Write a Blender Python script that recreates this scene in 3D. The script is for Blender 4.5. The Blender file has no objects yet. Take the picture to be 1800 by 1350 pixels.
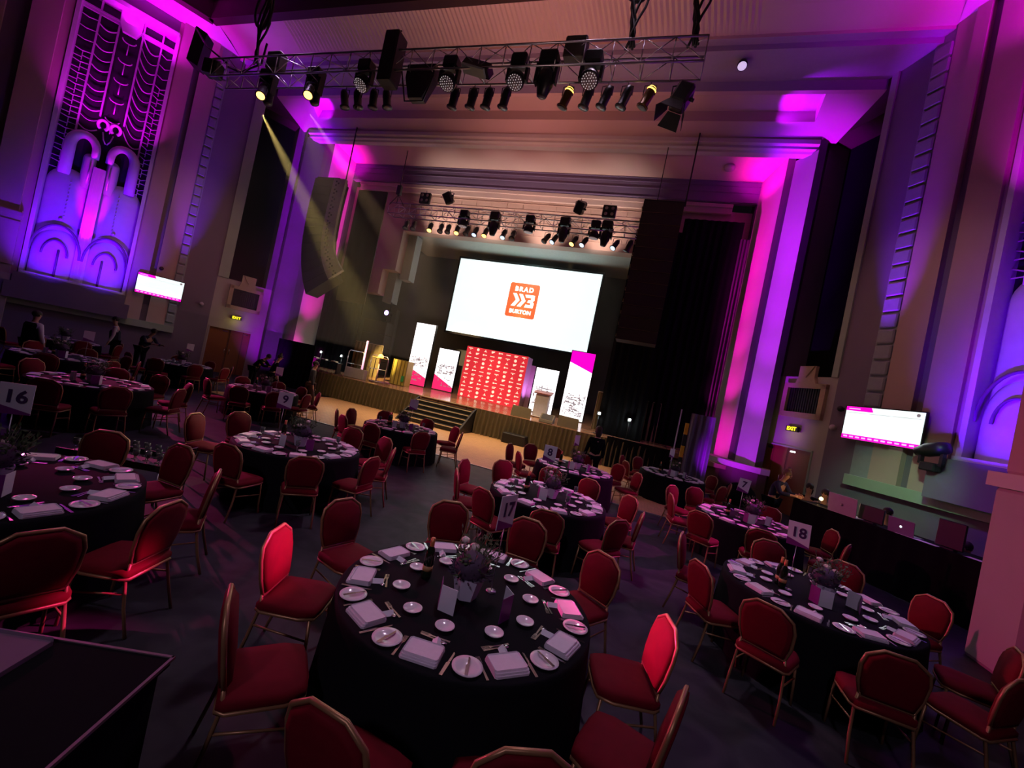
import bpy, bmesh, math, random
from mathutils import Vector, Matrix, Euler
random.seed(7)
PI = math.pi
S = bpy.context.scene
COL = S.collection

# ------------------------------------------------------------------ camera, world, exposure
cam_d = bpy.data.cameras.new('camera'); cam = bpy.data.objects.new('camera', cam_d); COL.objects.link(cam)
cr = Vector((0.93647, 0.28459, 0.20500)); cu = Vector((-0.19376, -0.06743, 0.97873)); cf = Vector((-0.29236, 0.95627, 0.0080))
M = Matrix.Identity(4)
for i in range(3):
    M[i][0] = cr[i]; M[i][1] = cu[i]; M[i][2] = -cf[i]
M[2][3] = 2.3165
cam.matrix_world = M
cam_d.sensor_width = 36; cam_d.lens = 14.66; cam_d.clip_start = 0.05; cam_d.clip_end = 200
S.camera = cam
W = bpy.data.worlds.new('world'); S.world = W; W.use_nodes = True
W.node_tree.nodes['Background'].inputs[0].default_value = (0.55, 0.35, 0.6, 1)
W.node_tree.nodes['Background'].inputs[1].default_value = 0.0045
S.view_settings.view_transform = 'Standard'; S.view_settings.look = 'None'
S.view_settings.exposure = 0.0; S.view_settings.gamma = 1.0; S.view_settings.use_curve_mapping = False
S.cycles.max_bounces = 5; S.cycles.diffuse_bounces = 2; S.cycles.glossy_bounces = 2
S.cycles.transmission_bounces = 3; S.cycles.volume_bounces = 0; S.cycles.transparent_max_bounces = 24
S.cycles.sample_clamp_indirect = 3.0; S.cycles.sample_clamp_direct = 0.0
S.cycles.caustics_reflective = False; S.cycles.caustics_refractive = False
S.cycles.use_light_tree = True

# ------------------------------------------------------------------ hall frame: walls splay 30 degrees either side of the stage
A30 = math.radians(30); SN, CS = math.sin(A30), math.cos(A30)
XC, YF, HW = -7.3, 17.7, 11.9
def wp(side, s, n, z):
    """side +1 right / -1 left; s metres along the wall from the stage frame; n metres out from the wall into the room."""
    return Vector((XC + side*(HW + s*SN) - side*n*CS, YF - s*CS - n*SN, z))
def wrot(side):     # z-rotation that turns a thing facing -Y so that it faces into the room from that wall
    return math.atan2(-SN, -side*CS) + PI/2

# ------------------------------------------------------------------ lights
def light(name, kind, loc, col, power, target=None, size=0.1, spot=60, blend=0.6, sy=None):
    d = bpy.data.lights.new(name, kind); d.color = col; d.energy = power
    o = bpy.data.objects.new(name, d); COL.objects.link(o); o.location = loc
    if kind == 'SPOT': d.spot_size = math.radians(spot); d.spot_blend = blend; d.shadow_soft_size = size
    elif kind == 'AREA':
        d.size = size
        if sy: d.shape = 'RECTANGLE'; d.size_y = sy
    else: d.shadow_soft_size = size
    if target is not None:
        o.rotation_euler = (Vector(target) - Vector(loc)).to_track_quat('-Z', 'Y').to_euler()
    return o
MAG = (1.0, 0.0, 0.62); VIO = (0.42, 0.02, 1.0); BLU = (0.22, 0.0, 1.0); PUR = (0.62, 0.03, 1.0)
WARM = (1.0, 0.62, 0.25); PEACH = (1.0, 0.42, 0.40); LILAC = (0.85, 0.55, 0.95)
GS = {1: 7.25, -1: 7.55}       # middle of the tall relief panel on each wall
MAG = (1.0, 0.0, 0.62); VIO = (0.28, 0.0, 1.0); BLU = (0.15, 0.0, 1.0); PUR = (0.45, 0.0, 1.0)
for sd in (1, -1):
    sm = GS[sd]
    light('panel_uplight', 'SPOT', wp(sd, sm, 0.65, 2.95), (1.0, 0.0, 0.85), 1500, wp(sd, sm, -0.1, 6.0), .04, 19, .7)
    for k in (-1, 1):
        light('panel_uplight', 'SPOT', wp(sd, sm + k*.8, 2.4, 2.2), (.12, 0, 1), 1250, wp(sd, sm + k*.75, -0.3, 4.9), .1, 66, 1)
        light('panel_uplight', 'SPOT', wp(sd, sm + k*.7, 0.9, 8.4), (.75, 0, .9), 520, wp(sd, sm + k*.45, -0.4, 12.4), .1, 80, 1)
        light('panel_uplight', 'SPOT', wp(sd, sm + k*1.30, 0.45, 3.0), (.5, 0, 1), 420, wp(sd, sm + k*1.45, .0, 9.0), .1, 26, 1)
    light('ceiling_uplight', 'SPOT', wp(sd, sm - .5, 0.7, 12.9), (0.80, 0, 1.0), 620, wp(sd, sm-1.4, 0.7, 15.6), .25, 125, 1)
    light('top_uplight', 'AREA', wp(sd, sm, -0.1, 14.05), (0.9, 0, 1.0), 30, wp(sd, sm, -.1, 15), 2.8, sy=.2)
    # column and reveal washes
    for z_, cone, pw in ((2.2, 60, 170), (4.8, 30, 560), (7.3, 22, 1350), (9.8, 19, 2700), (12.3, 15, 4600)):
        light('column_uplight', 'SPOT', (XC + sd*9.3, 15.3, .35), PUR, pw*2.8, (XC + sd*11.42, 17.35, z_), .08, cone, 1)
        light('reveal_uplight', 'SPOT', (XC + sd*8.6, 17.5, 1.3), (1.0, 0.0, 0.62), pw*2.0, (XC + sd*10.72, 18.85, z_), .08, cone*.9, 1)
    light('column_uplight', 'SPOT', (XC + sd*10.9, 16.4, 12.3), (.2, 0, 1), 60, (XC + sd*10.6, 17.1, 13.2), .1, 110, 1)
    light('reveal_downlight', 'SPOT', (XC + sd*9.9, 18.3, 12.0), (1.0, 0.0, 0.68), 150, (XC + sd*10.4, 18.8, 13.3), .15, 125, 1)
    light('alcove_light', 'SPOT', (XC + sd*9.6, 16.2, 13.5), (0.42, 0.0, 1.0), 420, (XC + sd*10.9, 16.45, 14.45), .03, 70, 1)
    light('dentil_uplight', 'SPOT', wp(sd, 3.62 if sd > 0 else 4.32, 1.1, 3.4 if sd > 0 else 2.0), (.25, 0, 1), 3800, wp(sd, 3.62 if sd > 0 else 4.32, .02, 9.5), .05, 20, 1)
    light('cornice_light', 'SPOT', wp(sd, 3.4, .9, 12.4), (0.25, 0, 1.0), 10, (XC + sd*10.6, 15.3, 14.8), .2, 95, 1)
    light('wall_wash', 'SPOT', wp(sd, 4.5, 7.5, 11.5), (1.0, .48, .38), 420, wp(sd, 4.1, 0, 5.5), .5, 52, 1)
light('chair_side_wash', 'SPOT', wp(1, 8.2, .9, 9.0), (1.0, .04, .34), 31000, (-2.34, 2.60, .84), .12, 2.8, .7)
light('chair_side_wash', 'SPOT', wp(-1, 8.2, .9, 10.0), (1.0, .04, .30), 76000, (.58, 3.20, .82), .12, 2.2, .7)
light('chair_side_wash', 'SPOT', wp(-1, 8.2, .9, 6.0), (1.0, .06, .30), 7500, (-1.0, 6.5, .7), .15, 34, 1)
light('chair_side_wash', 'SPOT', wp(1, 6.2, .9, 6.0), (1.0, .03, .55), 2600, (0.5, 8.5, .7), .15, 34, 1)
light('cove_light', 'SPOT', (-5.5, 11.2, 9.6), (1.0, 0.36, 0.30), 640, (-5.5, 13.6, 15.2), .5, 125, 1)
light('cove_light', 'SPOT', (-7.3, 14.4, 9.0), (1.0, 0.36, 0.36), 165, (-7.3, 18.0, 13.4), .5, 85, 1)
for x in (-11.5, -8.7, -5.9, -3.1): light('inner_wall_wash', 'SPOT', (x, 18.0, 8.7), (1.0, 0.72, .62), 520, (x, 19.7, 10.95), .1, 76, 1)
light('camera_side_fill', 'SPOT', (-1.5, -12, 13.0), (.84, .66, .95), 1900, (-1.0, 6.2, .7), .5, 34, 1)  # added fill from behind the camera for upright things facing it
for sd in (1, -1): light('cove_violet', 'SPOT', wp(sd, 4.6, 2.0, 12.4), (.45, .05, 1), 110 if sd > 0 else 260, (XC+sd*9.8, 13.6, 15.3), .1, 95, 1)
light('pillar_light', 'SPOT', (2.5, 3.5, 5.0), (.9, .68, .75), 14, (4.9, 7.0, 1.6), .2, 30, 1)
light('truss_fill', 'SPOT', (-1.0, 6.2, 7.2), (1, .62, .6), 90, (-2.2, 9.2, 10.1), .2, 90, 1)  # added spot that brightens the front truss chords
light('stage_house_fill', 'SPOT', (-7.2, 20.6, 9.2), (.45, .8, .72), 160, (-7.2, 24.3, 4), .3, 150, 1)  # added teal fill that lifts the stage house walls
light('room_wash', 'SPOT', (-2.0, 9.0, 13.0), (0.92, 0.66, 0.92), 1750, (-1.0, 6.0, 0.7), .6, 52, 1)
light('room_wash', 'SPOT', (-12.0, 9.5, 12.0), (0.72, 0.42, 0.90), 520, (-11, 6.5, 0.7), .3, 75, 1)
light('room_wash', 'SPOT', (6.0, 9.0, 9.5), (0.42, 0.12, 1.0), 420, (3.0, 8.0, 0.7), .3, 60, 1)
for x in (-11, -7.5, -4): light('front_truss_wash', 'SPOT', (x, 9.7, 9.0), (1.0, 0.70, 0.36), 1500, (x, 16.6, .4), .2, 48, 1)
for x in (-10.5, -7, -3.5): light('stage_truss_wash', 'SPOT', (x, 16.9, 8.8), (1.0, 0.66, 0.40), 1250, (x, 14.8, 0), .2, 62, 1)
for x in (-11, -8, -5, -2.5): light('stage_truss_wash', 'SPOT', (x, 17.7, 8.8), (1.0, 0.66, 0.45), 200, (x, 18.9, 1.1), .2, 60, 1)
light('stage_ceiling_fill', 'SPOT', (-7.2, 21.9, 6.0), (0.4, 1.0, 0.82), 90, (-7.0, 21.9, 9.7), .5, 150, 1)  # added teal fill standing in for screen glow on the stage ceiling
light('desk_wall_light', 'SPOT', (4.2, 8.5, 4.6), (.50, 1.0, .55), 560, wp(1, 4.5, 0, 1.5), .2, 31, 1)
light('plinth_light', 'SPOT', (2.8, 9.6, 6.0), (.30, .06, 1.0), 420, wp(1, 7.3, .5, 1.9), .2, 40, 1)
light('plinth_light', 'SPOT', wp(-1, 8, 5, 6), (.30, .12, 1.0), 60, wp(-1, 8.0, .5, 1.7), .2, 60, 1)

# ------------------------------------------------------------------ materials
MC = {}
def mat(name, col, rough=.6, metal=0.0, emit=None, strength=0.0, var=.12, scale=8.0, bump=0.0, spec=None, sheen=0, alpha=None, trans=0):
    if name in MC: return MC[name]
    m = bpy.data.materials.new(name); m.use_nodes = True; nt = m.node_tree; N = nt.nodes; L = nt.links
    b = N['Principled BSDF']; b.inputs['Roughness'].default_value = rough; b.inputs['Metallic'].default_value = metal
    if spec is not None: b.inputs['Specular IOR Level'].default_value = spec
    if sheen: b.inputs['Sheen Weight'].default_value = sheen
    if trans: b.inputs['Transmission Weight'].default_value = trans
    tc = N.new('ShaderNodeTexCoord'); nz = N.new('ShaderNodeTexNoise'); nz.inputs['Scale'].default_value = scale; nz.inputs['Detail'].default_value = 3
    L.new(tc.outputs['Object'], nz.inputs['Vector'])
    mx = N.new('ShaderNodeMix'); mx.data_type = 'RGBA'
    mx.inputs[6].default_value = (*[c*(1-var) for c in col], 1); mx.inputs[7].default_value = (*[min(1, c*(1+var)) for c in col], 1)
    L.new(nz.outputs['Fac'], mx.inputs[0])
    L.new(mx.outputs[2], b.inputs['Base Color'])
    if emit:
        b.inputs['Emission Color'].default_value = (*emit, 1); b.inputs['Emission Strength'].default_value = strength
    if bump:
        bp = N.new('ShaderNodeBump'); bp.inputs['Strength'].default_value = bump; bp.inputs['Distance'].default_value = .02
        L.new(nz.outputs['Fac'], bp.inputs['Height']); L.new(bp.outputs[0], b.inputs['Normal'])
    MC[name] = m; return m
def wood_mat(name, a, b_, rough=.35, scale=(14, 1.6, 1)):
    m = bpy.data.materials.new(name); m.use_nodes = True; nt = m.node_tree; N = nt.nodes; L = nt.links
    b = N['Principled BSDF']; b.inputs['Roughness'].default_value = rough
    tc = N.new('ShaderNodeTexCoord'); mp = N.new('ShaderNodeMapping'); mp.inputs['Scale'].default_value = scale
    br = N.new('ShaderNodeTexBrick'); br.inputs['Color1'].default_value = (*a, 1); br.inputs['Color2'].default_value = (*b_, 1)
    br.inputs['Mortar'].default_value = (*[c*.55 for c in a], 1); br.inputs['Mortar Size'].default_value = .012; br.inputs['Scale'].default_value = 1.0
    L.new(tc.outputs['Object'], mp.inputs[0]); L.new(mp.outputs[0], br.inputs['Vector']); L.new(br.outputs['Color'], b.inputs['Base Color'])
    return m
def carpet_mat():
    m = bpy.data.materials.new('carpet'); m.use_nodes = True; nt = m.node_tree; N = nt.nodes; L = nt.links
    b = N['Principled BSDF']; b.inputs['Roughness'].default_value = .55; b.inputs['Specular IOR Level'].default_value = .22
    tc = N.new('ShaderNodeTexCoord'); nz = N.new('ShaderNodeTexNoise'); nz.inputs['Scale'].default_value = 2.2; nz.inputs['Detail'].default_value = 6
    nz.inputs['Distortion'].default_value = 1.5
    rp = N.new('ShaderNodeValToRGB'); rp.color_ramp.elements[0].position = .35; rp.color_ramp.elements[1].position = .7
    rp.color_ramp.elements[0].color = (.016, .017, .022, 1); rp.color_ramp.elements[1].color = (.040, .040, .046, 1)
    L.new(tc.outputs['Object'], nz.inputs['Vector']); L.new(nz.outputs['Fac'], rp.inputs[0]); L.new(rp.outputs[0], b.inputs['Base Color'])
    return m
PLASTER = mat('plaster', (.46, .42, .40), .75, var=.08, scale=1.5, bump=.1)
GREENPL = mat('pale_green_plaster', (.36, .44, .36), .75, var=.1, scale=2)
DARKPL = mat('mauve_plaster', (.20, .16, .22), .75, var=.08, scale=1.5)
PINKPL = mat('pink_plaster', (.50, .36, .33), .75, var=.06, scale=1.5)
CREAMPL = mat('cream_plaster', (.62, .58, .54), .6, var=.07, scale=1.2, bump=.15)
RELIEF = mat('relief_plaster', (.70, .66, .70), .45, var=.1, scale=3)
SCREENMET = mat('painted_grille', (.62, .45, .62), .4, .2, var=.1)
DARKBACK = mat('panel_back', (.018, .01, .02), .8)
BLACKCLOTH = mat('black_drape', (.006, .006, .008), .95, spec=.1)
BLACK = mat('black_plastic', (.012, .012, .014), .5)
BLACKMET = mat('black_metal', (.018, .018, .02), .38, .3)
GUNMET = mat('aluminium', (.55, .52, .55), .32, .9)
DARKBROWN = mat('dark_brown_moulding', (.035, .012, .010), .7)
CARPET = carpet_mat()
DANCE = wood_mat('parquet', (.62, .36, .17), (.72, .44, .22), .38, (3, 3, 1))
STAGEW = wood_mat('stage_boards', (.34, .17, .10), (.42, .22, .13), .16, (.35, 6, 1))
SKIRT = mat('stage_skirt', (.105, .078, .040), .8, var=.25, scale=3)
RED = mat('red_velvet', (.150, .0015, .010), .8, sheen=.0, spec=.2, var=.18, scale=14)
GOLD = mat('gold_frame', (.40, .21, .10), .40, .5)
TCLOTH = mat('black_tablecloth', (.007, .007, .009), .8, spec=.08)
CHINA = mat('white_china', (.80, .69, .76), .14, var=.03)
LINEN = mat('white_linen', (.78, .67, .77), .8, var=.06, scale=30, bump=.2)
STEEL = mat('steel', (.72, .68, .74), .15, 1.0)
PAPER = mat('white_card', (.78, .74, .82), .6, var=.03)
PURPAPER = mat('purple_card', (.19, .015, .20), .5)
INK = mat('dark_ink', (.02, .015, .03), .7)
POT = mat('white_pot', (.62, .58, .70), .35)
HEATHER = mat('heather', (.075, .045, .085), .8, var=.5, scale=20)
LEAF = mat('leaf_green', (.055, .085, .03), .6, var=.5, scale=20)
ROSE = mat('rose_petals', (.80, .66, .60), .6)
BOTTLE = mat('bottle_glass', (.012, .020, .010), .08)
FOIL = mat('orange_foil', (.60, .20, .07), .35, .4)
BLABEL = mat('bottle_label', (.55, .30, .12), .5)
SKIN = mat('skin', (.52, .28, .21), .5, var=.05)
HAIR = mat('dark_hair', (.02, .013, .010), .6)
HAIR2 = mat('fair_hair', (.20, .11, .07), .6)
NAVY = mat('navy_cloth', (.018, .020, .055), .85)
GREYCL = mat('charcoal_cloth', (.028, .032, .040), .85)
WHITECL = mat('white_shirt', (.60, .56, .66), .8)
DOORW = wood_mat('door_veneer', (.26, .085, .025), (.29, .10, .03), .4, (1, .3, .3))
TAN = mat('tan_moulding', (.50, .37, .25), .6)
GLASSY = mat('clear_glass', (.85, .85, .9), .03, spec=.8, trans=.85)
def emis(name, col, st): return mat(name, tuple(min(1, c) for c in col), .5, emit=col, strength=st, var=0)
E_SCREEN = emis('lit_screen', (.86, 1.0, .985), 1.06)
E_WHITE = emis('lit_white', (1.0, .96, 1.0), 1.7)
E_PINK = emis('lit_magenta', (.95, .0, .62), 1.0)
E_ROSE = emis('lit_rose', (.85, .02, .16), .9)
E_GREY = emis('lit_grey_lines', (.42, .36, .38), .45)
E_ORANGE = emis('lit_orange', (.92, .13, .035), .85)
E_LOGOW = emis('lit_logo_white', (1.0, .97, .92), 1.2)
E_AMBER = emis('lamp_amber', (1.0, .52, .12), 4.0)
E_COOL = emis('lamp_cool', (.85, 1.0, .92), 30.0)
E_VIOL = emis('lamp_violet', (.50, .28, 1.0), 14.0)
E_EXIT = emis('exit_yellow', (1.0, .85, .02), 1.6)
E_DIM = mat('dark_lens', (.10, .10, .12), .15)
E_PURPLE = emis('tube_violet', (.45, .1, .9), .5)

# ------------------------------------------------------------------ mesh helpers
class MB:
    def __init__(s): s.v = []; s.f = []; s.m = []; s.mi = 0; s.sm = []
    def add(s, vs, fs, smooth=False):
        o = len(s.v); s.v += [Vector(p) for p in vs]
        for f in fs: s.f.append([o+i for i in f]); s.m.append(s.mi); s.sm.append(smooth)
        return s
    def box(s, x0, x1, y0, y1, z0, z1, M=None):
        vs = [Vector((x, y, z)) for x in (x0, x1) for y in (y0, y1) for z in (z0, z1)]
        if M: vs = [M @ v for v in vs]
        return s.add(vs, [(0,1,3,2),(4,6,7,5),(0,4,5,1),(2,3,7,6),(0,2,6,4),(1,5,7,3)])
    def bbox(s, x0, x1, y0, y1, z0, z1, r=.02, M=None):      # box with chamfered vertical and top edges
        def ring(i, z): return [(x0+i,y0+r+i*0,z),(x0+r,y0+i,z),(x1-r,y0+i,z),(x1-i,y0+r,z),(x1-i,y1-r,z),(x1-r,y1-i,z),(x0+r,y1-i,z),(x0+i,y1-r,z)]
        vs = ring(r*.6, z0)+ring(0, z0+r)+ring(0, z1-r)+ring(r*.6, z1)
        fs = [tuple(range(7,-1,-1)), tuple(range(24,32))]
        for k in range(3):
            for i in range(8): j=(i+1)%8; fs.append((k*8+i,k*8+j,k*8+8+j,k*8+8+i))
        vs = [Vector(v) for v in vs]
        if M: vs = [M @ v for v in vs]
        return s.add(vs, fs)
    def tube(s, pts, r, n=8, closed=False):
        pts = [Vector(p) for p in pts]; rings = []; K = len(pts)
        rs = r if isinstance(r, (list, tuple)) else [r]*K
        up = None
        for i, p in enumerate(pts):
            a = pts[i-1] if (i > 0 or closed) else p; b = pts[(i+1) % K] if (i < K-1 or closed) else p
            t = (b-a); t = t.normalized() if t.length > 1e-9 else Vector((0,0,1))
            if up is None: up = t.orthogonal().normalized()
            up = (up - t*up.dot(t)); up = up.normalized() if up.length > 1e-6 else t.orthogonal().normalized()
            w = t.cross(up)
            rings.append([p + (up*math.cos(2*PI*k/n) + w*math.sin(2*PI*k/n))*rs[i] for k in range(n)])
        vs = [v for R_ in rings for v in R_]; fs = []
        for i in range(K if closed else K-1):
            a0 = i*n; b0 = ((i+1) % K)*n
            for k in range(n): l = (k+1) % n; fs.append((a0+k, a0+l, b0+l, b0+k))
        if not closed: fs += [tuple(range(n-1,-1,-1)), tuple((K-1)*n+k for k in range(n))]
        return s.add(vs, fs, True)
    def lathe(s, prof, n=20, M=None, smooth=True):
        vs = []; fs = []; K = len(prof)
        for r, z in prof:
            for k in range(n): vs.append(Vector((r*math.cos(2*PI*k/n), r*math.sin(2*PI*k/n), z)))
        for i in range(K-1):
            for k in range(n): l=(k+1)%n; fs.append((i*n+k, i*n+l, (i+1)*n+l, (i+1)*n+k))
        fs += [tuple(range(n-1,-1,-1)), tuple((K-1)*n+k for k in range(n))]
        if M: vs = [M @ v for v in vs]
        return s.add(vs, fs, smooth)
    def prism(s, poly, y0, y1, M=None, axis='y'):            # polygon in x,z extruded along y
        n = len(poly)
        if axis == 'y': vs = [Vector((x, y0, z)) for x, z in poly]+[Vector((x, y1, z)) for x, z in poly]
        elif axis == 'x': vs = [Vector((y0, x, z)) for x, z in poly]+[Vector((y1, x, z)) for x, z in poly]
        else: vs = [Vector((x, z, y0)) for x, z in poly]+[Vector((x, z, y1)) for x, z in poly]
        fs = [tuple(range(n)), tuple(range(2*n-1, n-1, -1))]+[(i, i+n, (i+1)%n+n, (i+1)%n) for i in range(n)]
        if M: vs = [M @ v for v in vs]
        return s.add(vs, fs)
    def ball(s, c, r, n=10, m=6, sq=(1,1,1)):
        c = Vector(c); vs = [c+Vector((0,0,r*sq[2]))]; fs = []
        for i in range(1, m):
            a = PI*i/m
            for k in range(n): vs.append(c+Vector((r*sq[0]*math.sin(a)*math.cos(2*PI*k/n), r*sq[1]*math.sin(a)*math.sin(2*PI*k/n), r*sq[2]*math.cos(a))))
        vs.append(c-Vector((0,0,r*sq[2]))); e = len(vs)-1
        for k in range(n): l=(k+1)%n; fs.append((0, 1+k, 1+l)); fs.append((e, 1+(m-2)*n+l, 1+(m-2)*n+k))
        for i in range(m-2):
            for k in range(n): l=(k+1)%n; fs.append((1+i*n+k, 1+(i+1)*n+k, 1+(i+1)*n+l, 1+i*n+l))
        return s.add(vs, fs, True)
    def map(s, fn): s.v = [fn(v) for v in s.v]; return s
    def mesh(s, name, mats):
        me = bpy.data.meshes.new(name); me.from_pydata([tuple(v) for v in s.v], [], s.f)
        for m_ in (mats if isinstance(mats, (list, tuple)) else [mats]): me.materials.append(m_)
        me.polygons.foreach_set('material_index', s.m); me.polygons.foreach_set('use_smooth', s.sm)
        bm = bmesh.new(); bm.from_mesh(me); bmesh.ops.recalc_face_normals(bm, faces=bm.faces); bm.to_mesh(me); bm.free()
        me.update(); return me
def link(name, me, parent=None, loc=(0,0,0), rz=0.0, rot=None):
    o = bpy.data.objects.new(name, me); COL.objects.link(o); o.location = loc
    o.rotation_euler = rot if rot is not None else (0, 0, rz)
    if parent is not None: o.parent = parent
    return o
def obj(name, mb, mats, parent=None, loc=(0,0,0), rz=0.0, rot=None): return link(name, mb.mesh(name, mats), parent, loc, rz, rot)
def tag(o, label, cat, group=None):
    o['label'] = label; o['category'] = cat
    if group: o['group'] = group
    return o
def thing(name, label, cat, loc=(0,0,0), rz=0.0, group=None, rot=None):
    o = link(name, None, None, loc, rz, rot); return tag(o, label, cat, group)
def struct(name, mb, mats, loc=(0,0,0)):
    o = obj(name, mb, mats, None, loc); o['kind'] = 'structure'; return o
def stuff(o): o['kind'] = 'stuff'; return o
def dup(root, loc, rz=0.0, label=None, group=None, rot=None):
    r = root.copy(); COL.objects.link(r); r.location = loc; r.rotation_euler = rot if rot is not None else (0, 0, rz)
    if label: r['label'] = label
    if group: r['group'] = group
    for ch in list(root.children):
        c = ch.copy(); COL.objects.link(c); c.parent = r
        for g in list(ch.children):
            d = g.copy(); COL.objects.link(d); d.parent = c
    return r
def wmap(side, mb, base=(0, 0, 0)):      # mesh in wall coordinates (s, n, z) -> world, relative to a base point in wall coordinates
    B = wp(side, *base) if base else Vector((0,0,0))
    return mb.map(lambda v: wp(side, v.x, v.y, v.z) - B), B
def wobj(name, side, mb, mats, base, parent=None, pbase=None):
    mb2, B = wmap(side, mb, pbase if pbase else base)
    return obj(name, mb2, mats, parent, (0,0,0) if parent else B)
_tc = {}
def text_mesh(txt, size, ext=.002, font_shear=0, spacing=1.0, offset=0.0):
    key = (txt, size, ext, spacing, offset)
    if key in _tc: return _tc[key].copy()
    cu_ = bpy.data.curves.new('txt', 'FONT'); cu_.body = txt; cu_.size = size; cu_.extrude = ext; cu_.align_x = 'CENTER'; cu_.align_y = 'CENTER'
    cu_.space_character = spacing; cu_.offset = offset; cu_.resolution_u = 3
    o = bpy.data.objects.new('txt', cu_); COL.objects.link(o)
    bpy.context.view_layer.update()
    me = bpy.data.meshes.new_from_object(o.evaluated_get(bpy.context.evaluated_depsgraph_get()))
    bpy.data.objects.remove(o); bpy.data.curves.remove(cu_)
    _tc[key] = me; return me.copy()
def text_to(mb, txt, size, M, spacing=1.0, offset=0.0, ext=.002):   # letters merged into a mesh builder, M maps text plane (x right, y up) to place
    me = text_mesh(txt, size, ext, spacing=spacing, offset=offset)
    mb.add([M @ v.co for v in me.vertices], [tuple(p.vertices) for p in me.polygons])
# text plane facing -Y (towards the room from the stage): x->x, y->z
TY = Matrix(((1,0,0,0),(0,0,-1,0),(0,1,0,0),(0,0,0,1)))
# ================================================================== SETTING
b = MB().box(-40, 22, -6, 30, -.2, 0); struct('floor', b, CARPET)
b = MB().box(-14.2, 1.4, 10.9, 17.3, 0, .012); b2 = struct('trim_1', b, DANCE)
b = MB().box(-14.25, 1.45, 10.84, 10.9, 0, .016); struct('trim_2', b, GUNMET)
SIDES = {1: dict(v0=.35, v1=2.22, j=2.42, d0=3.34, d1=3.85, k0=4.30, k1=4.62, g1=4.90, b1=5.60, m=5.78, door=(.14, 2.08), grl=(.62, 2.18), ex=1.24),
        -1: dict(v0=.80, v1=2.45, j=2.90, d0=4.14, d1=4.50, k0=4.62, k1=5.15, g1=5.38, b1=5.95, m=6.08, door=(.96, 2.84), grl=(.85, 2.33), ex=1.80)}
for sd, P_ in SIDES.items():
    nm = 'right' if sd > 0 else 'left'
    ZT = 15.4; ge = P_['m'] + 3.05
    w = MB()
    def slab(s0, s1, n0, n1, z0, z1): w.box(s0, s1, n0, n1, z0, z1)
    # door bay with the dark recess above
    w.mi = 0
    slab(-.7, P_['door'][0], -.5, 0, 0, 4.75); slab(P_['door'][1], P_['j'], -.5, 0, 0, 4.75); slab(P_['door'][0], P_['door'][1], -.5, 0, 2.3, 4.75)
    w.mi = 1
    slab(P_['v1'], P_['j'], -.9, .06, 4.75, ZT)                 # pale jamb
    w.mi = 2
    slab(P_['j'], P_['d0'], -.3, .0, 0, ZT)                      # flat mauve pier
    slab(-.7, P_['v0'], -.9, 0, 4.75, ZT); 
    w.mi = 6
    slab(P_['v0'], P_['v1'], -.9, 0, 13.55, ZT)
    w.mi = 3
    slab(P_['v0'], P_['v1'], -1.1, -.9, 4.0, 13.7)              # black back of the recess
    w.mi = 4
    slab(P_['d1'], P_['k0'], -.3, .05, 1.85, ZT); slab(P_['k0'], P_['k1'], -.3, .12, 1.85, ZT); slab(P_['g1'], P_['b1'], -.3, .16, 1.85, ZT)
    slab(P_['b1'], P_['m'], -.3, .05, 1.85, ZT)
    slab(ge, ge+.25, -.5, .05, 1.85, ZT); slab(ge+.25, ge+1.0, -.3, .2, 1.85, ZT)
    w.mi = 5
    slab(P_['k1'], P_['g1'], -.3, -.06, 1.85, ZT)
    slab(ge+1.0, ge+1.6, -.3, -.05, 0, ZT); 
    w.mi = 1
    slab(P_['d0'], ge+1.2, -.3, .22, 1.55, 1.85)               # pale ledge
    w.mi = 2
    slab(P_['d0'], ge+1.6, -.3, 0, 0, 1.55)
    slab(P_['m']-.3, ge+.2, -.2, .55, 1.78, 2.40); slab(P_['m']-.12, ge+.05, -.5, .42, 2.40, 2.78)     # stepped plinth below the relief panel
    slab(P_['m'], ge, -.5, 0, 14.55, ZT)
    w.mi = 4
    slab(ge+1.6, ge+9.0, -.3, .1, 0, ZT)
    slab(ge+1.6, ge+2.4, .1, .5, 0, 9.0)
    if sd < 0:
        w.mi = 0; slab(ge+.08, ge+1.7, .2, .38, 0, 2.66)
        w.mi = 4; slab(ge+.14, ge+1.7, .2, .32, 2.66, 5.1); slab(ge+.1, ge+1.7, .2, .40, 3.0, 3.08); slab(ge+.1, ge+1.7, .2, .40, 4.9, 5.02); slab(ge+.1, ge+1.7, .2, .37, 4.6, 4.66)
    w2, B = wmap(sd, w, None)
    struct('wall_'+nm, w2, [PLASTER, GREENPL, DARKPL, BLACKCLOTH, PINKPL, DARKPL, DARKBROWN])
    # double door
    d0, d1 = P_['door']; mid = (d0+d1)/2
    f = MB().box(d0, d0+.06, -.1, .03, 0, 2.3).box(d1-.06, d1, -.1, .03, 0, 2.3).box(d0, d1, -.1, .05, 2.24, 2.3)
    fo = wobj('door_%d' % (1 if sd > 0 else 2), sd, f, GREENPL if sd > 0 else PLASTER, (mid, 0, 0)); fo['kind'] = 'structure'
    for a, c in ((d0+.06, mid-.005), (mid+.005, d1-.06)):
        lf = MB().box(a, c, -.09, -.04, .01, 2.24)
        wobj('door_leaf', sd, lf, DOORW, None, fo, (mid, 0, 0))
        hx = c-.1 if c < mid else a+.1
        hd = MB().tube([(hx, -.04, 1.0), (hx, .01, 1.0), (hx, .01, 1.25), (hx, -.04, 1.25)], .012, 6).box(a+.1, a+.32, -.04, -.02, 2.1, 2.16)
        wobj('door_handle', sd, hd, STEEL, None, fo, (mid, 0, 0))
    # rusticated dentil column
    w = MB(); z = 2.0 if sd < 0 else 3.9
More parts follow.
